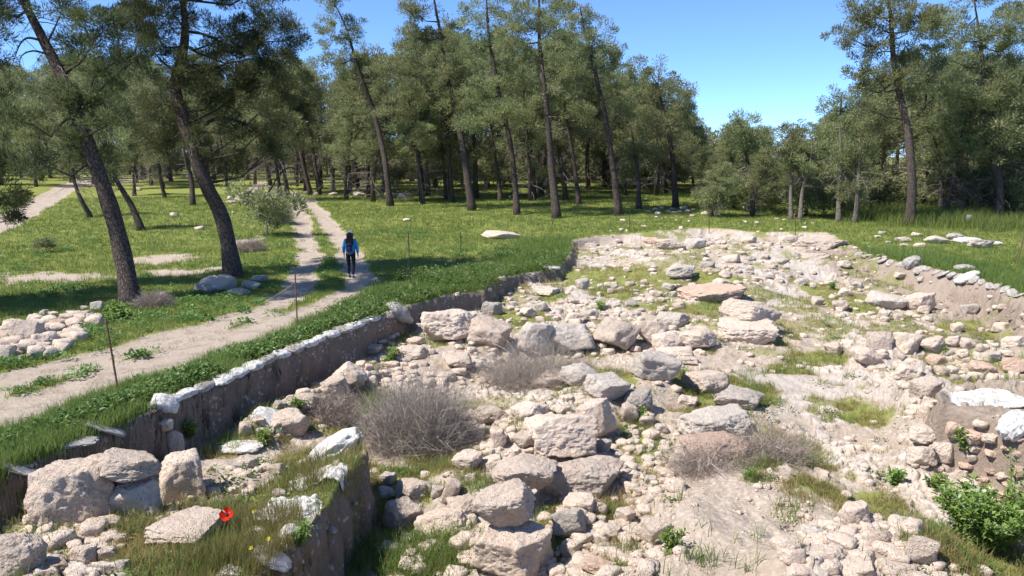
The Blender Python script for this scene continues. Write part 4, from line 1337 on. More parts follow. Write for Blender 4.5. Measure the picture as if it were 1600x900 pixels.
def grass_stuff(name, label, mat, n, weight, h0, h1, w0, rmin=7.2, rmax=75, per=5, spread=0.05, lean=0.5, tip=0.0, power=1.0, cat='grass'):
    b = MB(); got = 0; tries = 0
    while got < n and tries < 60:
        tries += 1
        k = n * 2
        u = rng.random(k)
        if power == 1.0: r = np.exp(math.log(rmin) + u * math.log(rmax / rmin))
        else: r = (rmin ** (1 - power) + u * (rmax ** (1 - power) - rmin ** (1 - power))) ** (1 / (1 - power))
        a = np.radians(rng.uniform(-38, 38, k))
        x = r * np.sin(a); y = r * np.cos(a)
        g, p, m, sd = masks(x, y)
        wt = weight(x, y, g, p, m, sd)
        keep = rng.random(k) < wt
        x, y, r = x[keep][:n - got], y[keep][:n - got], r[keep][:n - got]
        if not len(x): continue
        got += len(x)
        lod = np.maximum(1, r / 20) ** 0.6
        xx = np.repeat(x, per) + rng.normal(size=len(x) * per) * spread * np.repeat(lod, per)
        yy = np.repeat(y, per) + rng.normal(size=len(x) * per) * spread * np.repeat(lod, per)
        zz = height(xx, yy) - 0.015
        lod = np.repeat(lod, per)
        patch = np.repeat(0.5 + 0.5 * fbm2(x * .7, y * .7, 3, 55), per)
        h = rng.uniform(h0, h1, len(xx)) * lod ** 0.5 * (0.65 + 0.7 * patch)
        tint = np.clip(0.38 + 0.3 * np.repeat(fbm2(x * .35 + 5, y * .35, 3, 57), per) + rng.normal(size=len(xx)) * 0.17 + tip, 0, 1)
        blades(b, np.stack([xx, yy, zz], -1), h, w0 * lod * rng.uniform(.7, 1.4, len(xx)), rng.uniform(0.1, lean, len(xx)), tint)
    o = link(name, b.mesh(name, M[mat]))
    tag(o, label, cat, kind='stuff')


grass_stuff('meadow_grass', 'short green spring grass covering the meadow and the road verges', 'grass', 100000,
            lambda x, y, g, p, m, sd: np.where(sd > 0.02, 0, g) * (1 - p) ** 2, 0.05, 0.17, 0.009, lean=0.7)
grass_stuff('verge_grass', 'taller grass along the excavation edge and before the track', 'grass', 20000,
            lambda x, y, g, p, m, sd: g * (sd < 0.03) * (sd > -2.5) * (1 - p), 0.10, 0.34, 0.009, rmax=40, power=1.5, lean=0.6)
grass_stuff('excavation_grass', 'thin yellowish grass growing in patches on the excavation floor', 'dry_grass', 46000,
            lambda x, y, g, p, m, sd: np.clip(g - 0.05, 0, 1) ** 1.3 * sstep(-.35, .3, fbm2(x * 3, y * 3, 2, 56)) * (sd > 0.1) * (1 - .45 * (poly_sd(x, y, PLAT) > 0)), 0.03, 0.15, 0.007, rmax=40, power=1.4, lean=0.9, tip=.16)
grass_stuff('green_tufts', 'fresh green tufts among the stones of the excavation', 'grass', 6000,
            lambda x, y, g, p, m, sd: np.clip(g - 0.2, 0, 1) * (sd > 0.05) * (1 - .6 * (poly_sd(x, y, PLAT) > 0)) * sstep(-0.1, 0.25, fbm2(x * .9 + 31, y * .9, 3, 59)), 0.08, 0.26, 0.008, rmax=30, power=1.6, lean=0.6)
grass_stuff('dry_stems', 'sparse dry stalks and wisps between the stones', 'dry_grass', 8000,
            lambda x, y, g, p, m, sd: (0.12 + 0.5 * g) * (sd > 0.15) * sstep(-0.2, 0.3, fbm2(x * .7 + 11, y * .7, 3, 58)), 0.10, 0.30, 0.005, rmax=26, power=1.6, lean=0.9, per=3, tip=0.45)
grass_stuff('platform_grass', 'tall seeding wild grass round the white bags on the near platform', 'dry_grass', 2300,
            lambda x, y, g, p, m, sd: sstep(0.0, 0.1, poly_sd(x, y, PLAT)) * sstep(1.6, 0.1, seg_dist(x, y, PLAT_EDGE)) * sstep(-.2, .3, fbm2(x * 2, y * 2, 2, 54)), 0.14, 0.42, 0.006, rmax=13, lean=0.5, per=4)
grass_stuff('shade_grass', 'lush green grass in the deep corner below the earth baulk', 'grass', 1000,
            lambda x, y, g, p, m, sd: sstep(0.0, 0.7, ell(x, y, [E(655, 885, 105, 70, -1.6)]) + .3 * fbm2(x * 3, y * 3, 2, 53)), 0.15, 0.4, 0.01, rmax=12, lean=0.7)
grass_stuff('field_stalks', 'rank grass and dry stalks at the foot of the right hand wood', 'grass', 2600,
            lambda x, y, g, p, m, sd: sstep(0.0, 0.6, ell(x, y, [E(1480, 345, 200, 16, .4)])), 0.2, 0.75, 0.012, rmin=30, rmax=60, lean=0.7, spread=.14)


def leafy(mb, base, n, R, hgt, size, tint0=0.4, wf=0.42):
    """broad leaved plant: leaves spread round a centre, each a folded 4-gon pair"""
    az = rng.uniform(0, 6.283, n); el = rng.uniform(-0.1, 0.9, n)
    rr = R * rng.random(n) ** 0.6
    pos = base + np.stack([np.cos(az) * rr, np.sin(az) * rr, hgt * (rng.random(n) ** 0.7) * (1 - 0.5 * (rr / R) ** 2)], -1)
    d = np.stack([np.cos(az) * np.cos(el), np.sin(az) * np.cos(el), np.sin(el)], -1)
    d = unit(d + rng.normal(size=(n, 3)) * 0.35)
    s = unit(np.cross(d, np.array([0, 0, 1.0]) + rng.normal(size=(n, 3)) * 0.25))
    up = np.cross(s, d)
    L = (size * rng.uniform(.6, 1.3, n))[:, None]; w = L * wf
    a = pos; tip = pos + d * L - up * L * .15; mid = pos + d * L * .55
    b1 = pos + d * L * .25 + s * w + up * L * .08; b2 = pos + d * L * .75 + s * w * .8 + up * L * .05
    c1 = pos + d * L * .25 - s * w + up * L * .08; c2 = pos + d * L * .75 - s * w * .8 + up * L * .05
    v = np.stack([a, b1, b2, tip, c2, c1], 1).reshape(-1, 3)
    k = np.arange(n)[:, None] * 6
    q = np.vstack([k + np.array([[0, 1, 2, 3]]), k + np.array([[0, 3, 4, 5]])])
    t = np.clip(tint0 + rng.normal(size=n) * .2, 0, 1)
    mb.add(v, q, None, c=np.repeat(t, 6))


def weed_band(name, label, n, weight, size, hgt, rmax, mat='weed', power=1.4):
    b = MB(); got = 0; tries = 0
    while got < n and tries < 80:
        tries += 1
        k = 20000
        u = rng.random(k); r = (7.0 ** (1 - power) + u * (rmax ** (1 - power) - 7.0 ** (1 - power))) ** (1 / (1 - power))
        a = np.radians(rng.uniform(-38, 38, k)); x = r * np.sin(a); y = r * np.cos(a)
        g, p, m, sd = masks(x, y)
        keep = rng.random(k) < weight(x, y, g, p, sd)
        x, y = x[keep], y[keep]; z = height(x, y)
        for i in range(len(x)):
            if got >= n: break
            s = rng.uniform(.6, 1.35)
            leafy(b, np.array([x[i], y[i], z[i]]), int(rng.integers(18, 36)), .20 * s, hgt * s, size * rng.uniform(.6, 1.2), rng.uniform(.15, .75), rng.choice([.2, .32, .42])); got += 1
    o = link(name, b.mesh(name, M[mat]))
    tag(o, label, 'weeds', kind='stuff')


LW = W2(LEFT_WALL); FW = W2(FAR_WALL)
weed_band('leafy_weeds', 'dark green leafy weeds crowding along the top of the left trench wall', 1150,
          lambda x, y, g, p, sd: (sd < -0.36) * sstep(1.0, 0.4, seg_dist(x, y, LW)) * sstep(-.45, .1, fbm2(x * .9, y * .9, 2, 65)) * (1 - p), .075, .25, 25)
weed_band('bank_weeds', 'dense tall weeds on the green bank left of the far trench corner', 800,
          lambda x, y, g, p, sd: (sd < -0.05) * np.maximum(sstep(2.2, 0.3, seg_dist(x, y, FW)), sstep(0.0, 0.6, ell(x, y, [E(830, 390, 80, 40, 0), E(690, 440, 110, 35, 0)]))) * sstep(-.3, .2, fbm2(x * .8, y * .8, 2, 64)) * (1 - p), .075, .32, 36, power=1.2)
weed_band('meadow_weeds', 'scattered leafy weeds in the grass left of the track', 700,
          lambda x, y, g, p, sd: (sd < -1.0) * (x < 0) * g * sstep(0.05, 0.3, fbm2(x * .4 + 3, y * .4, 3, 66)), .075, .15, 45, power=1.2)
weed_band('floor_weeds', 'small leafy weeds dotted over the excavation floor', 420,
          lambda x, y, g, p, sd: (sd > 0.2) * 0.4 * sstep(-0.1, 0.3, fbm2(x * 1.3 + 3, y * 1.3, 3, 67)), .055, .09, 28)


# ---- single plants
def plant_mesh(seed, stems, hgt, R, size, lob=14):
    global rng
    keep = rng; rng = np.random.default_rng(seed)
    st = MB(); lf = MB()
    for i in range(stems):
        az = rng.uniform(0, 6.28); r = R * rng.random() ** .5
        tip = np.array([math.cos(az) * r, math.sin(az) * r, hgt * rng.uniform(.55, 1.0)])
        pts = smooth_line([[tip[0] * .1, tip[1] * .1, -.05], [tip[0] * .45, tip[1] * .45, tip[2] * .45], tip], 3)
        st.tube(pts, np.linspace(.012, .005, len(pts)), 5)
        for p in pts[1:]:
            leafy(lf, p + np.array([0, 0, -.02]), lob, size * .8, size * .5, size, rng.uniform(.2, .75), .2)
    rng = keep
    return st.mesh('stem', M['thistle']), lf.mesh('foliage', M['thistle'])


def place_plant(name, label, px, py, meshes, s=1.0, rot=0.0, cat='plant', group=None):
    p = ground_hit(px, py)
    o = empty(name, p, label, cat, group)
    o.scale = (s, s, s); o.rotation_euler = (0, 0, rot)
    link('stem', meshes[0], o); link('foliage', meshes[1], o)
    return o


big = plant_mesh(71, 70, 0.95, 0.75, 0.09, 22)
place_plant('thistle', 'large bright green thistle bush at the lower right under the earth baulk', 1535, 862, big, .9)
tall = plant_mesh(72, 4, 1.05, 0.22, 0.10, 5)
place_plant('thistle', 'tall single thistle stalk at the right border above the big thistle bush', 1582, 800, tall, 0.9)
sm = [plant_mesh(73 + i, 7, 0.30, 0.16, 0.07, 7) for i in range(3)]
for i, (px, py, s, lab) in enumerate([
        (1052, 862, 1.0, 'small leafy plant hugging the left flank of the bare dirt mound'),
        (1003, 660, .9, 'small green plant in the shadow under the dark pitted stone'),
        (1168, 748, .6, 'tiny green plant on top of the bare dirt mound'),
        (1395, 757, 1.0, 'leafy green plant at the foot of the right baulk, beside the grass'),
        (1460, 765, 1.0, 'green plant between the right baulk and the big thistle bush'),
        (1515, 700, 1.1, 'green plant growing on the face of the right baulk'),
        (1478, 552, .6, 'round grey green plant between the stones of the right hand heap'),
        (940, 485, 1.0, 'dark leafy plant behind the left end of the long boulder row'),
        (606, 570, 1.3, 'green plant rising at the left edge of the grey thorn shrub'),
        (410, 695, 1.0, 'blue green leafy plant on the floor left of the white bags'),
        (465, 850, .9, 'dark leafy plant on the edge of the earth baulk under the white bags'),
        (1300, 452, 1.0, 'green plant on the dig floor below the right bank'),
        (296, 680, 1.0, 'light green plant at the foot of the left earth wall'),
        (468, 640, .9, 'leafy plant growing out of the low stone row'),
        (185, 500, 1.6, 'tall weed by the nearest fence post, before the left stone heap')]):
    place_plant('weed_plant', lab, px, py, sm[i % 3], s, i * 1.3)


# ---- dry shrubs of bare twigs
def twig_mass(seed, n, rx, ry, h, wid, lean=0.6, mat='twig_grey'):
    r = np.random.default_rng(seed)
    b = MB()
    az = r.uniform(0, 6.283, n); rad = r.random(n) ** 0.6
    base = np.stack([np.cos(az) * rx * .55 * rad, np.sin(az) * ry * .55 * rad, np.full(n, -0.03)], -1)
    el = np.arcsin(np.clip(r.random(n) ** 0.75, 0.05, 1))
    az2 = az + r.normal(size=n) * .7
    tip = np.stack([np.cos(az2) * np.cos(el) * rx, np.sin(az2) * np.cos(el) * ry, np.sin(el) * h], -1) * (0.35 + 0.75 * r.random((n, 1)) ** .8)
    pts = [base]
    for k in (1, 2, 3):
        f = k / 3
        pts.append(base * (1 - f) + tip * f + r.normal(size=(n, 3)) * 0.085 * h)
    # side twigs start from points of the main ones
    idx = r.integers(0, n, n * 2); kk = r.integers(1, 3, n * 2)
    stack = np.stack(pts, 1)
    s0 = stack[idx, kk]; dirn = unit(stack[idx, kk + 1] - s0 + r.normal(size=(n * 2, 3)) * 0.34 * h)
    l = (0.10 + 0.16 * r.random((n * 2, 1))) * h * 1.2
    side = np.stack([s0, s0 + dirn * l * .35 + r.normal(size=(n * 2, 3)) * .02, s0 + dirn * l * .7 + r.normal(size=(n * 2, 3)) * .03, s0 + dirn * l + r.normal(size=(n * 2, 3)) * .03], 1)
    allp = np.concatenate([stack, side], 0)
    N = len(allp)
    w = np.concatenate([np.full(n, wid), np.full(n * 2, wid * .6)])[:, None] * np.array([[1, .8, .6, .3]])
    for rot in (0, 1):
        sv = unit(np.cross(allp[:, 3] - allp[:, 0], r.normal(size=(N, 3))))[:, None, :] * w[..., None] / 2
        v = np.stack([allp - sv, allp + sv], 2).reshape(-1, 3)
        k = np.arange(N)[:, None] * 8
        q = np.vstack([k + np.array([[2 * i, 2 * i + 1, 2 * i + 3, 2 * i + 2]]) for i in range(3)])
        b.add(v, q)
    for i in range(16):
        a_ = i * 2.4; e_ = r.uniform(.3, 1.2); q_ = np.array([math.cos(a_) * math.cos(e_) * rx, math.sin(a_) * math.cos(e_) * ry, math.sin(e_) * h]) * r.uniform(.5, .85)
        b.tube(smooth_line([q_ * .04, q_ * .4 + r.normal(size=3) * .07 * h, q_ * .7 + r.normal(size=3) * .09 * h, q_], 3), np.linspace(.016, .005, 10), 5)
    return b.mesh('dry_shrub', M[mat])


def dry_shrub(label, px, py, wpx, hpx, n, wid=0.007, mat='twig_grey', seed=0, squash=.8):
    p = ground_hit(px, py)
    dd = cam_depth(p)
    rx = wpx * dd / F / 2
    me = twig_mass(300 + seed, n, rx, rx * squash, hpx * dd / F * 0.95, wid, mat=mat)
    o = link('dry_shrub', me, loc=p)
    tag(o, label, 'shrub')


dry_shrub('big rounded grey thorn shrub of bare twigs in the middle of the excavation', 655, 700, 230, 130, 4600, seed=1)
dry_shrub('thin grey twig shrub leaning on the shaded boulders of the row', 825, 600, 230, 95, 1500, .005, 'twig_grey', seed=2)
dry_shrub('dark low twig shrub between the low stone row and the big grey shrub', 522, 655, 130, 60, 1200, .006, 'twig', seed=3)
dry_shrub('reddish wispy twig shrub over the pinkish slab', 1105, 735, 190, 75, 620, .005, 'twig', seed=4)
dry_shrub('greenish brown wispy shrub right of the reddish one', 1205, 715, 190, 70, 800, .005, 'twig', seed=5)
dry_shrub('small dry shrub below the orange fronted block', 905, 590, 80, 45, 700, .005, 'twig', seed=6)
dry_shrub('dark brush heap at the foot of the nearest pine', 240, 480, 80, 30, 1500, .008, 'twig', seed=7)
dry_shrub('brown brush heap on the slope behind the second near pine', 392, 392, 60, 24, 1100, .01, 'twig', seed=8)
dry_shrub('grey fallen branches under the green bush beside the track', 436, 350, 60, 60, 500, .014, 'twig_grey', seed=9)
# ------------------------------------------------------------------ sacks, sheets
def bag_mesh(seed, L, Wd, H, sub=4, wr=0.05, sag=0.25):
    v, f = ico(sub)
    n = 2.5
    r = (np.abs(v) ** n).sum(1) ** (-1 / n)
    w = v * r[:, None]
    # flat belly, gathered corners
    ear = sstep(0.5, 1.0, np.abs(w[:, 0])) * sstep(0.3, 0.9, np.abs(w[:, 1]))
    w = w * np.array([0.5, 0.5, 0.5])
    w[:, 2] *= 1 - 0.45 * ear
    w[:, :2] *= (1 + 0.10 * ear)[:, None]
    nz = fbm3(v * np.array([2.2, 6, 3]) + seed * 3.1, 3, seed) + 0.6 * (1 - np.abs(fbm3(v * 3 + seed, 2, seed + 3))) - .3
    fold = 1 - np.abs(fbm3(np.stack([v[:, 0] * 2.0, v[:, 1] * 7, v[:, 2] * 2], -1) + seed * 1.7, 3, seed + 8)) * 2
    w = w * (1 + wr * nz * 2.6 + 0.055 * fold + .10 * fbm3(v * 1.3 + seed, 2, seed + 6))[:, None]
    w = w * np.array([L, Wd, H])
    b = MB(); b.add(w, None, f)
    return b


def sack(label, px, py, wpx, hpx, mat='bag', seed=0, rot=0.0, group=None, name='sandbag', flat=1.0):
    p = ground_hit(px, py + hpx * 0.3); dd = cam_depth(p)
    L = wpx * dd / F; a = math.atan2(CAMZ - p[2], p[1])
    Wd = L * 0.72; H = max((hpx * dd / F - Wd * math.sin(a) * .8) / math.cos(a), 0.22 * L) * flat
    p = ground_hit(px, py, H * 0.35)
    b = bag_mesh(seed + 40, L, Wd, H, 5 if wpx > 50 else 4)
    o = link('sandbag' if name is None else name, b.mesh(name, M[mat]), loc=p)
    # lie on the slope of the ground
    e = 0.15
    gx = (H1(p[0] + e, p[1]) - H1(p[0] - e, p[1])) / (2 * e); gy = (H1(p[0], p[1] + e) - H1(p[0], p[1] - e)) / (2 * e)
    o.rotation_euler = (max(-.5, min(.5, math.atan(gy))), max(-.5, min(.5, -math.atan(gx))), rot)
    tag(o, label, 'sandbag' if name == 'sandbag' else 'rag', group)
    return o


sack('topmost white sandbag on the far corner of the earth baulk', 525, 700, 84, 52, seed=1, rot=.3, flat=.95)
sack('flattened white sandbag left of the torn one on the platform', 418, 806, 74, 40, seed=4, rot=-.3, flat=.6)
sack('slumped white sandbag low on the baulk edge above the bottom border', 458, 835, 44, 50, seed=5, rot=1.2, flat=.7)
sack('dirty white sandbag at the bottom border of the platform', 425, 872, 60, 34, 'bag_old', seed=6, flat=.6)
sack('white scrap of sacking at the bottom edge left of the baulk', 362, 892, 36, 26, seed=7, flat=.6)
sack('white rag on the floor of the left square behind the grassy platform', 376, 698, 62, 16, seed=8, name='rag', flat=.5)
sack('white rag over the pale stone at the near end of the low stone row', 425, 655, 56, 24, seed=9, name='rag', flat=.7)
sack('crumpled white bag at the crooked end of the left wall, beside the green weeds', 258, 630, 40, 24, seed=10, rot=.5)
sack('crumpled grey white bag heap at the near end of the far trench wall', 622, 488, 40, 26, 'bag_old', seed=11, rot=.6)
sack('white bag hanging over the trench corner behind the left wall end', 636, 498, 22, 14, seed=12, rot=1.0)
sack('small white bundle at the foot of the second fence post', 471, 519, 12, 12, seed=13)
sack('faded bag on the near end of the left wall, beside the border weeds', 26, 728, 62, 22, 'bag_old', seed=14, rot=.3, flat=.5)
sack('grey torn sacking on the left wall above the capstone', 108, 690, 74, 20, 'bag_old', seed=15, rot=.5, flat=.5)
sack('grey torn sacking on the left wall, next further along', 164, 668, 60, 20, 'bag_old', seed=16, rot=.5, flat=.5)
sack('white flat stone shaped bag at the far trench corner', 862, 418, 26, 8, seed=17, flat=.8)
sack('big rounded grey bag half way along the edge of the right bank', 1426, 410, 26, 20, 'bag_old', seed=18)
sack('large pale bag stacked at the edge of the right bank, upper one', 1506, 419, 28, 13, 'bag_old', seed=19)
sack('large pale bag under the upper one at the edge of the right bank', 1510, 433, 36, 13, 'bag', seed=20, flat=.7)
sack('white bag in the grass above the right bank, the left of two', 1512, 376, 38, 12, seed=21)
sack('white bag in the grass above the right bank, the right of two', 1550, 380, 30, 8, seed=22)
sack('dark mouthed bag beside the two white ones above the right bank', 1492, 370, 24, 12, 'bag_old', seed=23)
sack('white sack at the right border hanging from the baulk', 1586, 664, 52, 40, seed=24, rot=.4)
edge = [(1338, 392), (1362, 401), (1395, 409), (1440, 419), (1480, 427), (1530, 440), (1570, 450), (1620, 468)]
ex = np.array([e[0] for e in edge], float); ey = np.array([e[1] for e in edge], float)
for i, x in enumerate(np.linspace(1342, 1618, 24)):
    sack('grey sandbag of the row edging the right bank', x, np.interp(x, ex, ey) + R_.uniform(-1.5, 4), R_.uniform(11, 22), R_.uniform(5, 10), 'bag_old', seed=60 + i, rot=R_.uniform(-.9, .9) + .3, flat=R_.uniform(.5, .9), group='grey sandbags edging the right bank')
wl = [(238, 634), (290, 612), (330, 596), (400, 566), (470, 537), (530, 514), (585, 497)]
wx = np.array([e[0] for e in wl], float); wy = np.array([e[1] for e in wl], float)
W0 = [P(a_, b_, 0) for a_, b_ in ((250, 638), (330, 606), (400, 575), (470, 545), (560, 511), (597, 497))]
Wp = smooth_line(W0, 8); Wd_ = np.concatenate([[0], np.cumsum(np.linalg.norm(np.diff(Wp[:, :2], axis=0), axis=1))])
nb = int(Wd_[-1] / 0.5)
for i in range(nb):
    q = (i + .5) * Wd_[-1] / nb
    cx_, cy_ = np.interp(q, Wd_, Wp[:, 0]), np.interp(q, Wd_, Wp[:, 1])
    tx_, ty_ = np.interp(q + .2, Wd_, Wp[:, 0]) - cx_, np.interp(q + .2, Wd_, Wp[:, 1]) - cy_
    an = math.atan2(ty_, tx_)
    cx_ -= .09; z_ = H1(cx_ - .15, cy_)
    b = bag_mesh(140 + i, .62 * R_.uniform(.75, 1.2), .34 * R_.uniform(.7, 1.3), .12 * R_.uniform(.7, 1.3), 4, .06)
    o = link('sandbag', b.mesh('sandbag', M['bag' if R_.random() < .7 else 'bag_old']), loc=(cx_, cy_, z_ + .04))
    o.rotation_euler = (R_.uniform(-.08, .08) + .12, R_.uniform(-.06, .06), an + R_.uniform(-.3, .3))
    tag(o, 'white sandbag of the row along the top of the left trench wall', 'sandbag', 'white sandbags along the left trench wall')


def sheet(name, label, px, py, wpx, dm, mat, seed, cat='sheet', drop=.9, rise=1.0):
    """a crumpled plastic sheet lying on the ground, uneven outline, with thickness"""
    c = ground_hit(px, py); dd = cam_depth(c); L = wpx * dd / F
    n = 46
    u, v = np.meshgrid(np.linspace(-1, 1, n), np.linspace(-1, 1, n), indexing='ij')
    k = 1 + 0.22 * fbm2(u.ravel() * 1.3 + seed, v.ravel() * 1.3, 3, seed)
    x = c[0] + u.ravel() * L / 2 * k; y = c[1] + v.ravel() * dm / 2 * k
    z = height(x, y)
    r1 = 1 - np.abs(fbm2(x * 5, y * 5, 3, seed + 2)); r2 = fbm2(x * 2, y * 2, 2, seed + 4)
    z = np.maximum(np.minimum(z, np.median(z) + .3), np.median(z) - drop) + 0.03 + rise * (0.09 * np.maximum(r1 - .55, 0) + 0.10 * np.maximum(r2, 0))
    e = np.maximum(np.abs(u), np.abs(v)).ravel()
    z = z - 0.05 * sstep(.75, 1, e)
    top = np.stack([x, y, z], -1); bot = top - np.array([0, 0, .012])
    i = np.arange(n - 1)[:, None] * n + np.arange(n - 1)[None, :]
    q = np.stack([i, i + n, i + n + 1, i + 1], -1).reshape(-1, 4)
    N = n * n
    rim = np.concatenate([np.arange(n), np.arange(1, n) * n + n - 1, (n - 1) * n + np.arange(n - 2, -1, -1), np.arange(n - 2, 0, -1) * n])
    rr = np.roll(rim, -1)
    side = np.stack([rim, rim + N, rr + N, rr], -1)
    b = MB(); b.add(np.vstack([top, bot]) - c, np.vstack([q, q[:, ::-1] + N, side]))
    o = link(name, b.mesh(name, M[mat]), loc=c)
    tag(o, label, cat)


sheet('plastic_sheet', 'crumpled white plastic sheet spread on the right hand baulk', 1528, 622, 120, 1.0, 'bag', 3)
sheet('torn_sack', 'torn white sack draped over the baulk edge, second from its far corner', 497, 750, 84, .55, 'bag', 5, 'sandbag', .10, 1.7)
sheet('torn_sack', 'torn white sack draped over the baulk edge, third from its far corner, overgrown', 452, 796, 92, .6, 'bag', 7, 'sandbag', .10, 1.7)


# ------------------------------------------------------------------ fence
def bar_post(label, px, py, tx, ty, mat, r=0.016, gauge=0):
    p = ground_hit(px, py); dd = cam_depth(p)
    t = at_depth(tx, ty, dd) - p
    root = empty('fence_post', p, label, 'post', 'thin iron posts round the excavation')
    b = MB()
    n = 14
    pts = np.array([t * f for f in np.linspace(-0.16, 1, n)]) + rng.normal(size=(n, 3)) * .002
    b.tube(pts, r, 8)
    # ribs of the reinforcing bar
    for f in np.linspace(0.03, .99, 26):
        c = t * f
        b.tube([c - unit(t) * .004, c + unit(t) * .004], r * 1.22, 8)
    link('rod', b.mesh('rod', M[mat]), root)
    h = MB()
    u = unit(t); c = t * .93
    ang = np.linspace(0, 6.283, 10)
    h.tube([c + np.array([math.cos(a) * r * 1.7, math.sin(a) * r * 1.7, .004 * a]) for a in ang], .003, 4)
    link('wire_tie', h.mesh('wire_tie', M['rust']), root)
    return p, t + p


posts = [bar_post('nearest rusty post, left, standing in the weeds before the pale track', 186, 618, 165, 498, 'rust', .018),
         bar_post('rusty post at the track, second from the left', 465, 516, 461, 427, 'rust', .018),
         bar_post('dark post right of the walker, at the edge of the tree shade', 641, 446, 638, 363, 'iron', .018),
         bar_post('thin dark post before the long slab on the grass', 720, 396, 720, 362, 'iron', .017),
         bar_post('tilted thin post at the meadow behind the tall weeds', 861, 357, 869, 325, 'iron', .016),
         bar_post('thin post on the meadow right of the straight tall pine', 984, 360, 984, 326, 'iron', .017),
         bar_post('thin dark post behind the far end of the excavation', 1108, 366, 1108, 335, 'iron', .018),
         bar_post('thin dark post at the far right corner of the excavation', 1243, 372, 1243, 345, 'iron', .018),
         bar_post('leaning rusty post at the right border in the grass', 1588, 416, 1606, 345, 'rust', .024)]
cordb = MB()
for (a, at), (b_, bt) in zip(posts[:1], posts[1:2]):
    A = a + (at - a) * .9; B = b_ + (bt - b_) * .85
    f = np.linspace(0, 1, 24)[:, None]
    pts = A * (1 - f) + B * f; pts[:, 2] -= (0.5 * 4 * f * (1 - f))[:, 0] * .9
    cordb.tube(pts, 0.0035, 5)
tag(link('cord', cordb.mesh('cord', M['cord'])), 'thin yellowish cord sagging between the two rusty posts by the track', 'cord')

# small white plate on a stake at the wood edge
p = ground_hit(1512, 352)
root = empty('sign_plate', p, 'small blank white plate on a stake before the right hand wood', 'sign')
dd = cam_depth(p)
b = MB(); b.tube([(0, 0, -.2), (0, 0, .6)], .02, 6); link('stake', b.mesh('stake', M['iron']), root)
bm = bmesh.new(); bmesh.ops.create_cube(bm, size=1.0)
bmesh.ops.scale(bm, vec=(.26, .02, .40), verts=bm.verts); bmesh.ops.rotate(bm, cent=(0, 0, 0), matrix=Matrix.Rotation(.15, 3, 'Y'), verts=bm.verts)
bmesh.ops.translate(bm, vec=(0, -.025, .42), verts=bm.verts); bmesh.ops.bevel(bm, geom=bm.edges[:], offset=.006, segments=2, affect='EDGES')
me = bpy.data.meshes.new('plate'); bm.to_mesh(me); bm.free(); me.materials.append(M['sign']); link('plate', me, root)

# pale bent root at the foot of the right bank
p = ground_hit(1276, 478)
dd = cam_depth(p); k = dd / F
b = MB(); pts = smooth_line([(0, 0, .02), (.05, -.03, -.0), (.13, -.1, .0), (.22, -.1, .03), (.27, -.05, .12)], 4) * 1.5
b.tube(pts, np.linspace(.035, .018, len(pts)), 8, wob=.12)
tag(link('root', b.mesh('root', M['bark_pale']), loc=p), 'pale bent root lying at the foot of the right bank', 'root')


# ------------------------------------------------------------------ flowers
def flower(name, label, px, py, hgt, R, petals, pm, cup, cat='flower', group=None):
    p = ground_hit(px, py + hgt * 60)
    p0 = ground_hit(px, py, hgt)           # flower head seen at that pixel
    g = np.array([p0[0], p0[1], H1(p0[0], p0[1])])
    root = empty(name, g, label, cat, group)
    s = MB(); s.tube(smooth_line([(0, 0, -.04), (.01, 0, hgt * .5), (0, 0, hgt)], 4), .0035, 6); link('stem', s.mesh('stem', M['weed']), root)
    c = MB()
    tilt = np.array(Matrix.Rotation(math.radians(48), 3, 'X'))
    for i in range(petals):
        az = i * 2 * math.pi / petals
        nr, na = 5, 7
        vs = []
        for a in range(nr):
            f = a / (nr - 1)
            for b_ in range(na):
                q = (b_ / (na - 1) - .5) * (2.1 / petals * 2.6)
                rr = R * f * (1 - .12 * abs(q)) * (1 + .05 * math.sin(b_ * 2 + i))
                vs.append((math.cos(az + q) * rr, math.sin(az + q) * rr, cup * R * f ** 1.6 + .012 * R * (i % 2) + .05 * R * math.sin(b_ * 1.7 + i)))
        vs = np.array(vs) @ tilt.T + np.array([0, 0, hgt])
        ii = np.arange(nr - 1)[:, None] * na + np.arange(na - 1)[None, :]
        c.add(vs, np.stack([ii, ii + 1, ii + na + 1, ii + na], -1).reshape(-1, 4), c=rng.uniform(.2, .7))
    link('petals', c.mesh('petals', M[pm]), root)
    v, f = ico(2)
    k = MB(); k.add((v * np.array([.24, .24, .16]) * R + np.array([0, 0, .1 * R])) @ tilt.T + np.array([0, 0, hgt]), None, f)
    link('flower_centre', k.mesh('flower_centre', M['poppy_core' if pm == 'poppy' else 'yellow']), root)


flower('poppy', 'single bright red poppy beside the flat cracked stone', 355, 805, .40, .085, 4, 'poppy', .55)
for i, (a, b_) in enumerate([(397, 799), (420, 842), (392, 856)]):
    flower('yellow_flower', 'small yellow flower in the grass of the near platform', a, b_, .20 + .03 * (i % 3), .024, 5, 'yellow', .3, group='yellow flowers on the near platform')

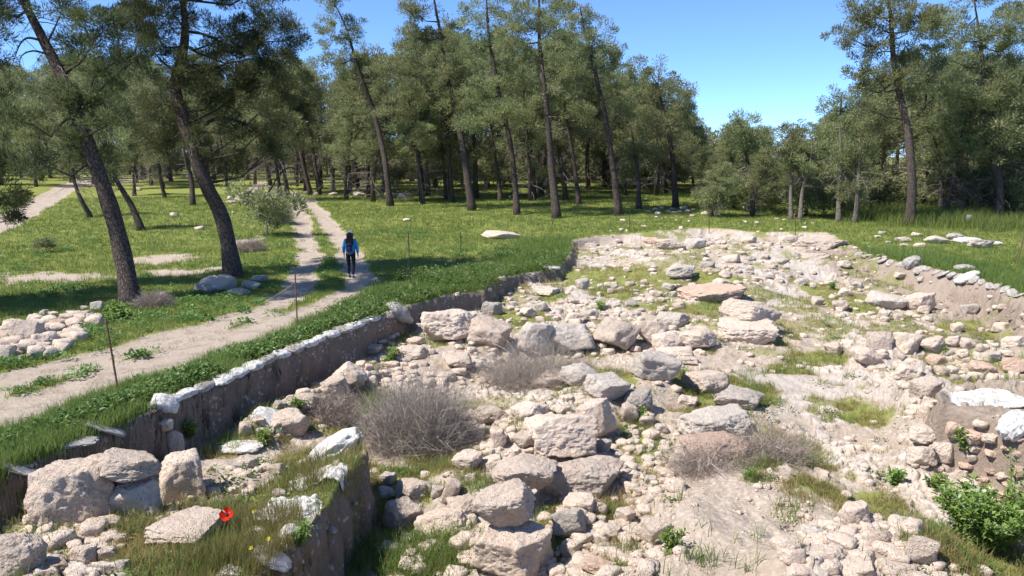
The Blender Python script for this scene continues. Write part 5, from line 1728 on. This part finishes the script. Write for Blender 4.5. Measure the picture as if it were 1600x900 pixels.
# ------------------------------------------------------------------ the walker
def skin_mesh(name, joints, bones, sub=2, root=0):
    me = bpy.data.meshes.new(name + '_cage')
    names = list(joints)
    ix = {k: i for i, k in enumerate(names)}
    me.from_pydata([joints[k][0] for k in names], [(ix[a], ix[b]) for a, b in bones], [])
    o = bpy.data.objects.new(name + '_cage', me); COL.objects.link(o)
    sk = o.modifiers.new('Skin', 'SKIN'); sk.use_smooth_shade = True
    if not me.skin_vertices: me.skin_vertices.new()
    for i, k in enumerate(names):
        r = joints[k][1]
        me.skin_vertices[0].data[i].radius = (r, r) if not isinstance(r, tuple) else r
        me.skin_vertices[0].data[i].use_root = (i == root)
    ss = o.modifiers.new('Sub', 'SUBSURF'); ss.levels = sub; ss.render_levels = sub
    dg = bpy.context.evaluated_depsgraph_get(); dg.update()
    out = bpy.data.meshes.new_from_object(o.evaluated_get(dg))
    bpy.data.objects.remove(o); bpy.data.meshes.remove(me)
    out.name = name
    for pl in out.polygons: pl.use_smooth = True
    return out


def ball(mb, c, s, sub=3, noise=0.0, seed=0, rot=None):
    v, f = ico(sub)
    w = v * (1 + noise * fbm3(v * 2.5 + seed, 3, seed))[:, None] * np.array(s)
    if rot is not None: w = w @ np.array(rot).T
    mb.add(w + np.array(c), None, f)


wp = ground_hit(549, 434)
SC = 73.0 * cam_depth(wp) / F / 1.66
person = empty('person', wp, 'person walking away along the track in a blue jacket, white cap and backpack, black trousers', 'person')
person.scale = (SC, SC, SC)
# back towards the camera, mid stride: left foot forward (+y away from the viewer)
J = {'pelvis': ((0, 0, .90), .115), 'waist': ((0, .005, 1.05), .105), 'chest': ((0, .0, 1.24), .13), 'necklow': ((0, 0, 1.37), .07), 'neck': ((0, .01, 1.43), .047), 'skull': ((0, .02, 1.53), .085), 'crown': ((0, .02, 1.60), .07),
     'nose': ((0, .115, 1.515), .013),
     'sl': ((-.17, 0, 1.33), .055), 'el': ((-.225, -.02, 1.08), .04), 'wl': ((-.24, .04, .86), .027), 'pl': ((-.243, .055, .80), .03),
     'sr': ((.17, 0, 1.33), .055), 'er': ((.23, -.03, 1.08), .04), 'wr': ((.255, -.01, .86), .027), 'pr': ((.26, .0, .80), .03),
     'hl': ((-.09, 0, .86), .085), 'kl': ((-.095, .10, .47), .055), 'al': ((-.09, .06, .10), .036), 'tl': ((-.10, .19, .035), .032),
     'hr': ((.09, 0, .86), .085), 'kr': ((.09, .03, .47), .055), 'ar': ((.085, -.12, .10), .036), 'tr': ((.095, .0, .035), .032)}
B = [('pelvis', 'waist'), ('waist', 'chest'), ('chest', 'necklow'), ('necklow', 'neck'), ('neck', 'skull'), ('skull', 'crown'), ('skull', 'nose'), ('chest', 'sl'), ('sl', 'el'), ('el', 'wl'), ('wl', 'pl'), ('chest', 'sr'), ('sr', 'er'), ('er', 'wr'), ('wr', 'pr'),
     ('pelvis', 'hl'), ('hl', 'kl'), ('kl', 'al'), ('al', 'tl'), ('pelvis', 'hr'), ('hr', 'kr'), ('kr', 'ar'), ('ar', 'tr')]
for side, px_ in (('l', -.243), ('r', .26)):
    y0 = .055 if side == 'l' else 0.0
    for i, (dy, ln) in enumerate([(.028, .062), (.010, .075), (-.010, .070), (-.028, .055)]):
        a = f'{side}f{i}a'; c = f'{side}f{i}b'
        J[a] = ((px_ + .002, y0 + dy, .765), .0095); J[c] = ((px_ - .010 * (1 if side == 'r' else -1), y0 + dy + .012, .765 - ln), .0075)
        B += [('p' + side, a), (a, c)]
    J[side + 't1'] = ((px_, y0 + .045, .79), .011); J[side + 't2'] = ((px_ - .006, y0 + .062, .745), .009)
    B += [('p' + side, side + 't1'), (side + 't1', side + 't2')]
me = skin_mesh('body', J, B, 2)
me.materials.append(M['skin']); link('body', me, person)
# trousers
T = {'pelvis': ((0, 0, .93), .125), 'hl': ((-.09, 0, .84), .098), 'kl': ((-.095, .10, .47), .068), 'al': ((-.09, .062, .12), .052), 'hr': ((.09, 0, .84), .098), 'kr': ((.09, .03, .47), .068), 'ar': ((.085, -.118, .12), .052)}
me = skin_mesh('trousers', T, [('pelvis', 'hl'), ('hl', 'kl'), ('kl', 'al'), ('pelvis', 'hr'), ('hr', 'kr'), ('kr', 'ar')], 2)
me.materials.append(M['trousers']); link('trousers', me, person)
# jacket, hem on the hips
Jk = {'hem': ((0, .0, .82), (.205, .15)), 'waist': ((0, .005, 1.05), (.185, .14)), 'chest': ((0, 0, 1.24), (.18, .14)), 'necklow': ((0, 0, 1.37), .085), 'col': ((0, .01, 1.43), .065),
      'sl': ((-.175, 0, 1.33), .078), 'el': ((-.235, -.02, 1.08), .064), 'wl': ((-.245, .035, .865), .048),
      'sr': ((.175, 0, 1.33), .078), 'er': ((.24, -.03, 1.08), .064), 'wr': ((.262, -.01, .865), .048)}
me = skin_mesh('jacket', Jk, [('hem', 'waist'), ('waist', 'chest'), ('chest', 'necklow'), ('necklow', 'col'), ('chest', 'sl'), ('sl', 'el'), ('el', 'wl'), ('chest', 'sr'), ('sr', 'er'), ('er', 'wr')], 2, root=2)
me.materials.append(M['jacket']); link('jacket', me, person)
b = MB()
ball(b, (0, -.03, 1.51), (.122, .115, .13), 3, .12, 3)
ball(b, (0, -.09, 1.34), (.135, .07, .14), 3, .25, 6)
for i in range(26):
    a = -2.6 + 2.05 * i / 25 + .0
    x = math.cos(a) * .085; y = math.sin(a) * .075
    b.tube(smooth_line([(x, y - .005, 1.52), (x * 1.35, y * 1.3 - .03, 1.40), (x * 1.6, y * 1.2 - .07, 1.28 + .02 * math.sin(i * 2.1)), (x * 1.5, y - .085, 1.20 + .03 * math.sin(i * 1.7))], 3), np.array([.028, .03, .03, .032, .033, .033, .03, .028, .02, .008]), 6, wob=.12)
link('hair', b.mesh('hair', M['hair']), person)
b = MB(); ball(b, (0, .02, 1.60), (.104, .112, .082), 3, .04, 5)
ang = np.linspace(-.9, .9, 9)
vs = [(math.sin(a) * .105, .02 + math.cos(a) * .10, 1.57) for a in ang] + [(math.sin(a) * .115, .04 + math.cos(a) * .17, 1.55) for a in ang]
vs += [(x, y, z - .012) for x, y, z in vs]
q = []
for i in range(8): q += [(i, i + 1, i + 10, i + 9), (18 + i, 27 + i, 28 + i, 19 + i), (i + 9, i + 10, i + 28, i + 27)]
b.add(vs, q); link('cap', b.mesh('cap', M['cap']), person)
bp = MB(); v, f = ico(4)
r = (np.abs(v) ** 4).sum(1) ** (-.25); w_ = v * r[:, None] * np.array([.105, .07, .155]); w_ *= (1 + .05 * fbm3(v * 3, 3, 4))[:, None]
bp.add(w_ + np.array([0, -.20, 1.10]), None, f)
pk = link('backpack', bp.mesh('backpack', M['pack']), person)
b = MB(); r = (np.abs(v) ** 4).sum(1) ** (-.25); b.add(v * r[:, None] * np.array([.095, .03, .07]) + np.array([0, -.275, 1.05]), None, f); link('pocket', b.mesh('pocket', M['pack']), pk)
for s in (-1, 1):
    b = MB(); b.tube(smooth_line([(s * .08, -.15, 1.27), (s * .095, -.06, 1.40), (s * .10, .08, 1.36), (s * .10, .13, 1.2), (s * .11, .05, 1.0), (s * .10, -.14, .98)], 4), .016, 6); link('strap', b.mesh('strap', M['pack']), pk)
for s, ax, ay, ty in ((-1, -.09, .06, .12), (1, .085, -.12, -.06)):
    b = MB(); v, f = ico(3)
    w_ = v.copy(); r = (np.abs(v) ** 3).sum(1) ** (-1 / 3); w_ = v * r[:, None] * np.array([.045, .125, .05]); w_[:, 2] *= np.where(w_[:, 1] > .03, .72, 1.15)
    b.add(w_ + np.array([ax - .003, ty + .0, .055]), None, f); sh = link('shoe', b.mesh('shoe', M['shoe']), person)
    b = MB(); b.add(v * r[:, None] * np.array([.048, .13, .013]) + np.array([ax - .003, ty, .012]), None, f); link('sole', b.mesh('sole', M['sole']), sh)
# ------------------------------------------------------------------ daylight
S = Vector((-0.92, -0.34, 0)).normalized()
ELEV = math.radians(54)
sdir = Vector((S.x * math.cos(ELEV), S.y * math.cos(ELEV), math.sin(ELEV)))
sun_d = bpy.data.lights.new('sun', 'SUN')
sun_d.energy = 4.4
sun_d.angle = math.radians(0.53)
sun_d.color = (1.0, 0.95, 0.88)
sun = bpy.data.objects.new('sun', sun_d)
COL.objects.link(sun)
sun.rotation_euler = sdir.to_track_quat('Z', 'Y').to_euler()
sun.location = (0, 0, 30)
w = bpy.data.worlds.new('World')
scene.world = w
w.use_nodes = True
nt = w.node_tree
nt.nodes.clear()
sky = nt.nodes.new('ShaderNodeTexSky')
sky.sky_type = 'NISHITA'
sky.sun_disc = False
sky.sun_elevation = ELEV
sky.sun_rotation = math.atan2(sdir.x, sdir.y)
sky.altitude = 8500
sky.air_density = 1.5
sky.dust_density = 0.0
sky.ozone_density = 6.5
bg = nt.nodes.new('ShaderNodeBackground')
bg.inputs['Strength'].default_value = 0.15
wo = nt.nodes.new('ShaderNodeOutputWorld')
nt.links.new(sky.outputs[0], bg.inputs['Color'])
nt.links.new(bg.outputs[0], wo.inputs['Surface'])

vs = scene.view_settings
vs.view_transform = 'Standard'
vs.look = 'None'
vs.exposure = 0.85
vs.gamma = 1.0
vs.use_curve_mapping = False
scene.cycles.max_bounces = 6
scene.cycles.diffuse_bounces = 3
scene.cycles.transmission_bounces = 3
scene.cycles.transparent_max_bounces = 4
scene.cycles.use_denoising = True
